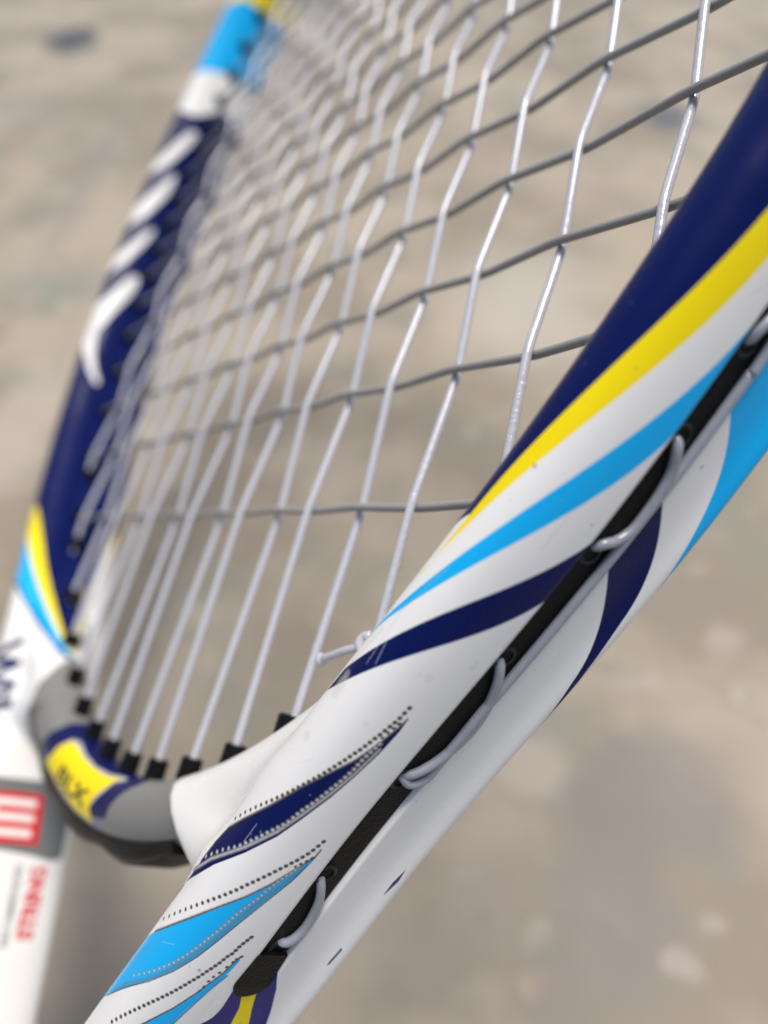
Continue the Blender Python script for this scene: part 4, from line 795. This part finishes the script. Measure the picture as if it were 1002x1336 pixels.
run_a = [(330, 0.2), (318, -0.9), (300, -1.9), (270, -2.1), (240, -2.1)] + [(s_, -2.12 if z_ < -1.7 and s_ > 162 else max(z_, -2.35) + 0.1) for s_, z_ in GROOVE['A']]
groove_run(run_a, 'outer_string')
groove_run([(s_, z_ + 0.15) for s_, z_ in GROOVE['B']], 'outer_string')
groove_run([(s_, z_ + 0.15) for s_, z_ in GROOVE['C']], 'outer_string')
groove_run([(s_, z_ + 0.1) for s_, z_ in GROOVE['E']], 'outer_string')
groove_run([(229, 0.6), (226, -0.6), (222, -0.8), (219, -0.4)] + GROOVE['D'][1:], 'outer_string')

# throat bridge
BU, BV, BG, BPER = bridge_grid()
bc = Canvas(0, float(BU[-1]), 1.0, 1024, 512, 'grey')
bc.ops([e for e in PAINT['bridge'] if e[0] != 'mark'])
bc.text('BLX', (34.0, 0.205), (18.0, -0.005), (1.0, 0.085), 'black', 0.03)
M_BRIDGE = painted('grey_printed_lacquer', bc.image('racket_print_bridge'), 0.3)
nb, kb = BG.shape[:2]
QB = sweep_quads(nb, kb)
ub = np.repeat(BU[:, None] / BU[-1], kb, 1).ravel(); vb = np.repeat(BV[None], nb, 0).ravel()
link_mesh('throat_bridge', BG.reshape(-1, 3), [tuple(q) for q in QB.tolist()], M_BRIDGE, racket, True, np.stack([ub, vb], 1)[QB])


def bridge_pt(x, n, z):
    a, b = AX + 7.7, BX + 7.7
    ph = np.arcsin(np.asarray(x, float) / a)
    P = np.stack([a * np.sin(ph), YC - b * np.cos(ph)], -1)
    T = np.stack([a * np.cos(ph), b * np.sin(ph)], -1); T /= np.linalg.norm(T, axis=-1, keepdims=True)
    N = np.stack([T[..., 1], -T[..., 0]], -1)
    xy = P + N * np.asarray(n, float)[..., None]
    return np.concatenate([xy, np.broadcast_to(np.asarray(z, float)[..., None], xy.shape[:-1] + (1,))], -1)


# black grommet strip under the bridge, humped between the strings
xs = np.linspace(-37, 37, 150)
hump = 1.3 + 1.2 * np.abs(np.cos(xs / 11.3 * math.pi / 2)) ** 1.5
hump *= np.sqrt(np.clip(1 - (np.abs(xs) / 38.2) ** 8, 0, 1))
cross = [(-1.0, 4.6), (0.55, 4.4), (1.0, 3.2), (1.0, 0), (1.0, -3.2), (0.55, -4.4), (-1.0, -4.6)]
BV_ = np.stack([bridge_pt(xs, 5.5 + a * (hump if a > 0 else np.ones(150)), np.full(150, z)) for a, z in cross], 1)
F = [tuple(q) for q in sweep_quads(150, 7).tolist()] + [tuple(range(7)), tuple(range(149 * 7, 150 * 7))[::-1]]
bstrip = link_mesh('bridge_grommet_strip', BV_.reshape(-1, 3), F, M_BLACK, racket, True, sharp=60)

# ------------------------------------------------------------------ strings
MAINS = [98.0, 81.86, 67.03, 53.32, 40.53, 28.44, 16.86, 5.59]
MAINS = MAINS + [-x for x in MAINS[::-1]]
CROSSES = [-27.64, -5.57, 12.18, 29.40, 45.18, 60.12, 73.30, 86.25]
for g_ in (12.7, 12.5, 12.4, 12.4, 12.5, 12.7, 13.0, 13.5, 14.5, 15.5, 17.0): CROSSES.append(CROSSES[-1] + g_)
AMP_M, AMP_C, R_M, R_C = 0.92, 0.64, 0.68, 0.66


def weave(t, knots, amps):
    z = np.interp(t, knots, amps)
    st = t[1] - t[0]; k = np.exp(-0.5 * (np.arange(-12, 13) * st / 1.15) ** 2); k /= k.sum()
    return np.convolve(np.pad(z, 12, mode='edge'), k, 'valid')


jit = np.random.default_rng(11)
for i, x in enumerate(MAINS, 1):
    y0, y1 = inner_y(x, False) - 4.5, inner_y(x, True) + 3.5
    js = [(y, (1 if (i + j) % 2 == 0 else -1)) for j, y in enumerate(CROSSES, 1) if y0 + 6 < y < y1 - 6]
    t = np.arange(y0, y1, 0.5)
    kn = [y0] + [a for a, _ in js] + [y1]; am = [0] + [AMP_M * b for _, b in js] + [0]
    z = weave(t, kn, am)
    dx = np.interp(t, kn, [0] + list(jit.normal(0, 0.12, len(js))) + [0])
    dx = np.convolve(np.pad(dx, 6, mode='edge'), np.ones(13) / 13, 'valid')
    sides = 14 if i < 9 else 8
    sub = slice(None) if i < 9 else slice(None, None, 2)
    P = np.stack([x + dx, t, z], 1)[sub]
    link_mesh('main_string', *tube(P, R_M, sides), M_MAIN, racket)
for j, y in enumerate(CROSSES, 1):
    X = float(inner_x(y)) + 3.5
    js = sorted((x, (-1 if (i + j) % 2 == 0 else 1)) for i, x in enumerate(MAINS, 1) if abs(x) < X - 5)
    t = np.arange(-X, X, 0.5)
    kn = [-X] + [a for a, _ in js] + [X]; am = [0] + [AMP_C * b for _, b in js] + [0]
    z = weave(t, kn, am)
    P = np.stack([t, np.full(len(t), y), z], 1)
    link_mesh('cross_string', *tube(P, R_C, 12), M_CROSS, racket)

# grommet collars on the inside of the hoop and on the bridge
def collar(r, h):
    a = np.linspace(0, 2 * math.pi, 19)[:-1]
    rings = [(r, -1.5), (r, h - 0.3), (r - 0.3, h), (0.8, h), (0.75, h - 0.5)]
    V = np.concatenate([np.stack([np.full(18, q_h), q * np.cos(a), q * np.sin(a)], 1) for q, q_h in rings])
    F = [(i * 18 + k, i * 18 + (k + 1) % 18, (i + 1) * 18 + (k + 1) % 18, (i + 1) * 18 + k) for i in range(4) for k in range(18)]
    return V, F


V_, F_ = collar(1.85, 3.4)
big = link_mesh('bridge_grommet', V_, F_, M_BLACK, racket, True, sharp=40)
V_, F_ = collar(2.3, 1.5)
small = link_mesh('grommet', V_, F_, M_BLACK, racket, True, sharp=40)
used = set()


def place(proto_, direction, p):
    if proto_.name in used:
        o = proto_.copy(); COL.objects.link(o); o.parent = racket
    else:
        used.add(proto_.name); o = proto_
    o.matrix_local = basis(direction, p)


for i, x in enumerate(MAINS, 1):
    d = (-0.0, 1, 0)
    place(big if abs(x) < 45 else small, d, (x, inner_y(x, False) + (-1.9 if abs(x) < 45 else -0.3), 0))
    place(small, (0, -1, 0), (x, inner_y(x, True) + 0.2, 0))
for y in CROSSES:
    X = float(inner_x(y))
    place(small, (-1, 0, 0), (X, y, 0)); place(small, (1, 0, 0), (-X, y, 0))

# tie-off knot on the third main string, with its clipped tail
kx, ky = MAINS[2], -48.2
a = np.linspace(0, 2 * math.pi * 3.1, 90)
coil = np.stack([kx + 1.35 * np.cos(a), ky - 1.3 + 2.6 * a / a[-1], 1.35 * np.sin(a)], 1)
lump = np.array([[kx - 0.9, ky - 1.6, 0.9], [kx - 1.7, ky - 0.5, 1.5], [kx - 1.5, ky + 0.7, 1.3], [kx - 0.4, ky + 1.2, 1.0]])
knot = link_mesh('string_knot', *join([tube(coil, 0.62, 12), tube(smooth_path(lump, 0.2), [0.72] * len(smooth_path(lump, 0.2)), 14)]), M_MAIN, racket)
tail = smooth_path([(kx - 1.2, ky - 0.6, 1.3), (kx - 4.0, ky - 1.6, 1.7), (kx - 7.2, ky - 2.9, 1.7), (kx - 9.3, ky - 3.6, 1.5)], 0.25)
rad = np.full(len(tail), 0.62); rad[-3:] = (0.66, 0.95, 1.05)
link_mesh('clipped_tail', *tube(tail, rad, 12), M_MAIN, knot)

# handle
def loft(ys, ax, az, sides, ex=1.0, twist=None):
    th = np.linspace(0, 2 * math.pi, sides, endpoint=False)
    V = []
    for k, y in enumerate(ys):
        c, s_ = np.cos(th), np.sin(th)
        r = 1.0 if twist is None else twist(y, th)
        V.append(np.stack([ax[k] * np.sign(c) * np.abs(c) ** ex * r, np.full(sides, y), az[k] * np.sign(s_) * np.abs(s_) ** ex * r], 1))
    V = np.concatenate(V); n = len(ys)
    F = [(i * sides + k, i * sides + (k + 1) % sides, (i + 1) * sides + (k + 1) % sides, (i + 1) * sides + k) for i in range(n - 1) for k in range(sides)]
    return V, F + [tuple(range(sides))[::-1], tuple(range((n - 1) * sides, n * sides))]


ys = np.linspace(-236, -186, 20)
link_mesh('handle_shaft', *loft(ys, np.interp(ys, [-236, -200, -186], [15.2, 15.6, 9]), np.interp(ys, [-236, -186], [13.6, 12.5]), 40, 0.75), M_GRIP, racket)
ys = np.linspace(-384, -226, 220)
link_mesh('grip', *loft(ys, np.full(220, 16.6), np.full(220, 14.6), 64, 0.72,
          lambda y, th: 1 - 0.035 * np.exp(-(((y / 26.0 + th / (2 * math.pi)) % 1.0 - 0.5) / 0.05) ** 2)), M_GRIP, racket)
ys = np.array([-391, -390.2, -388.5, -380, -374])
link_mesh('butt_cap', *loft(ys, np.array([16.8, 18.0, 18.2, 17.6, 17.0]), np.array([14.6, 15.6, 15.8, 15.3, 14.9]), 48, 0.78), M_BLACK, racket)
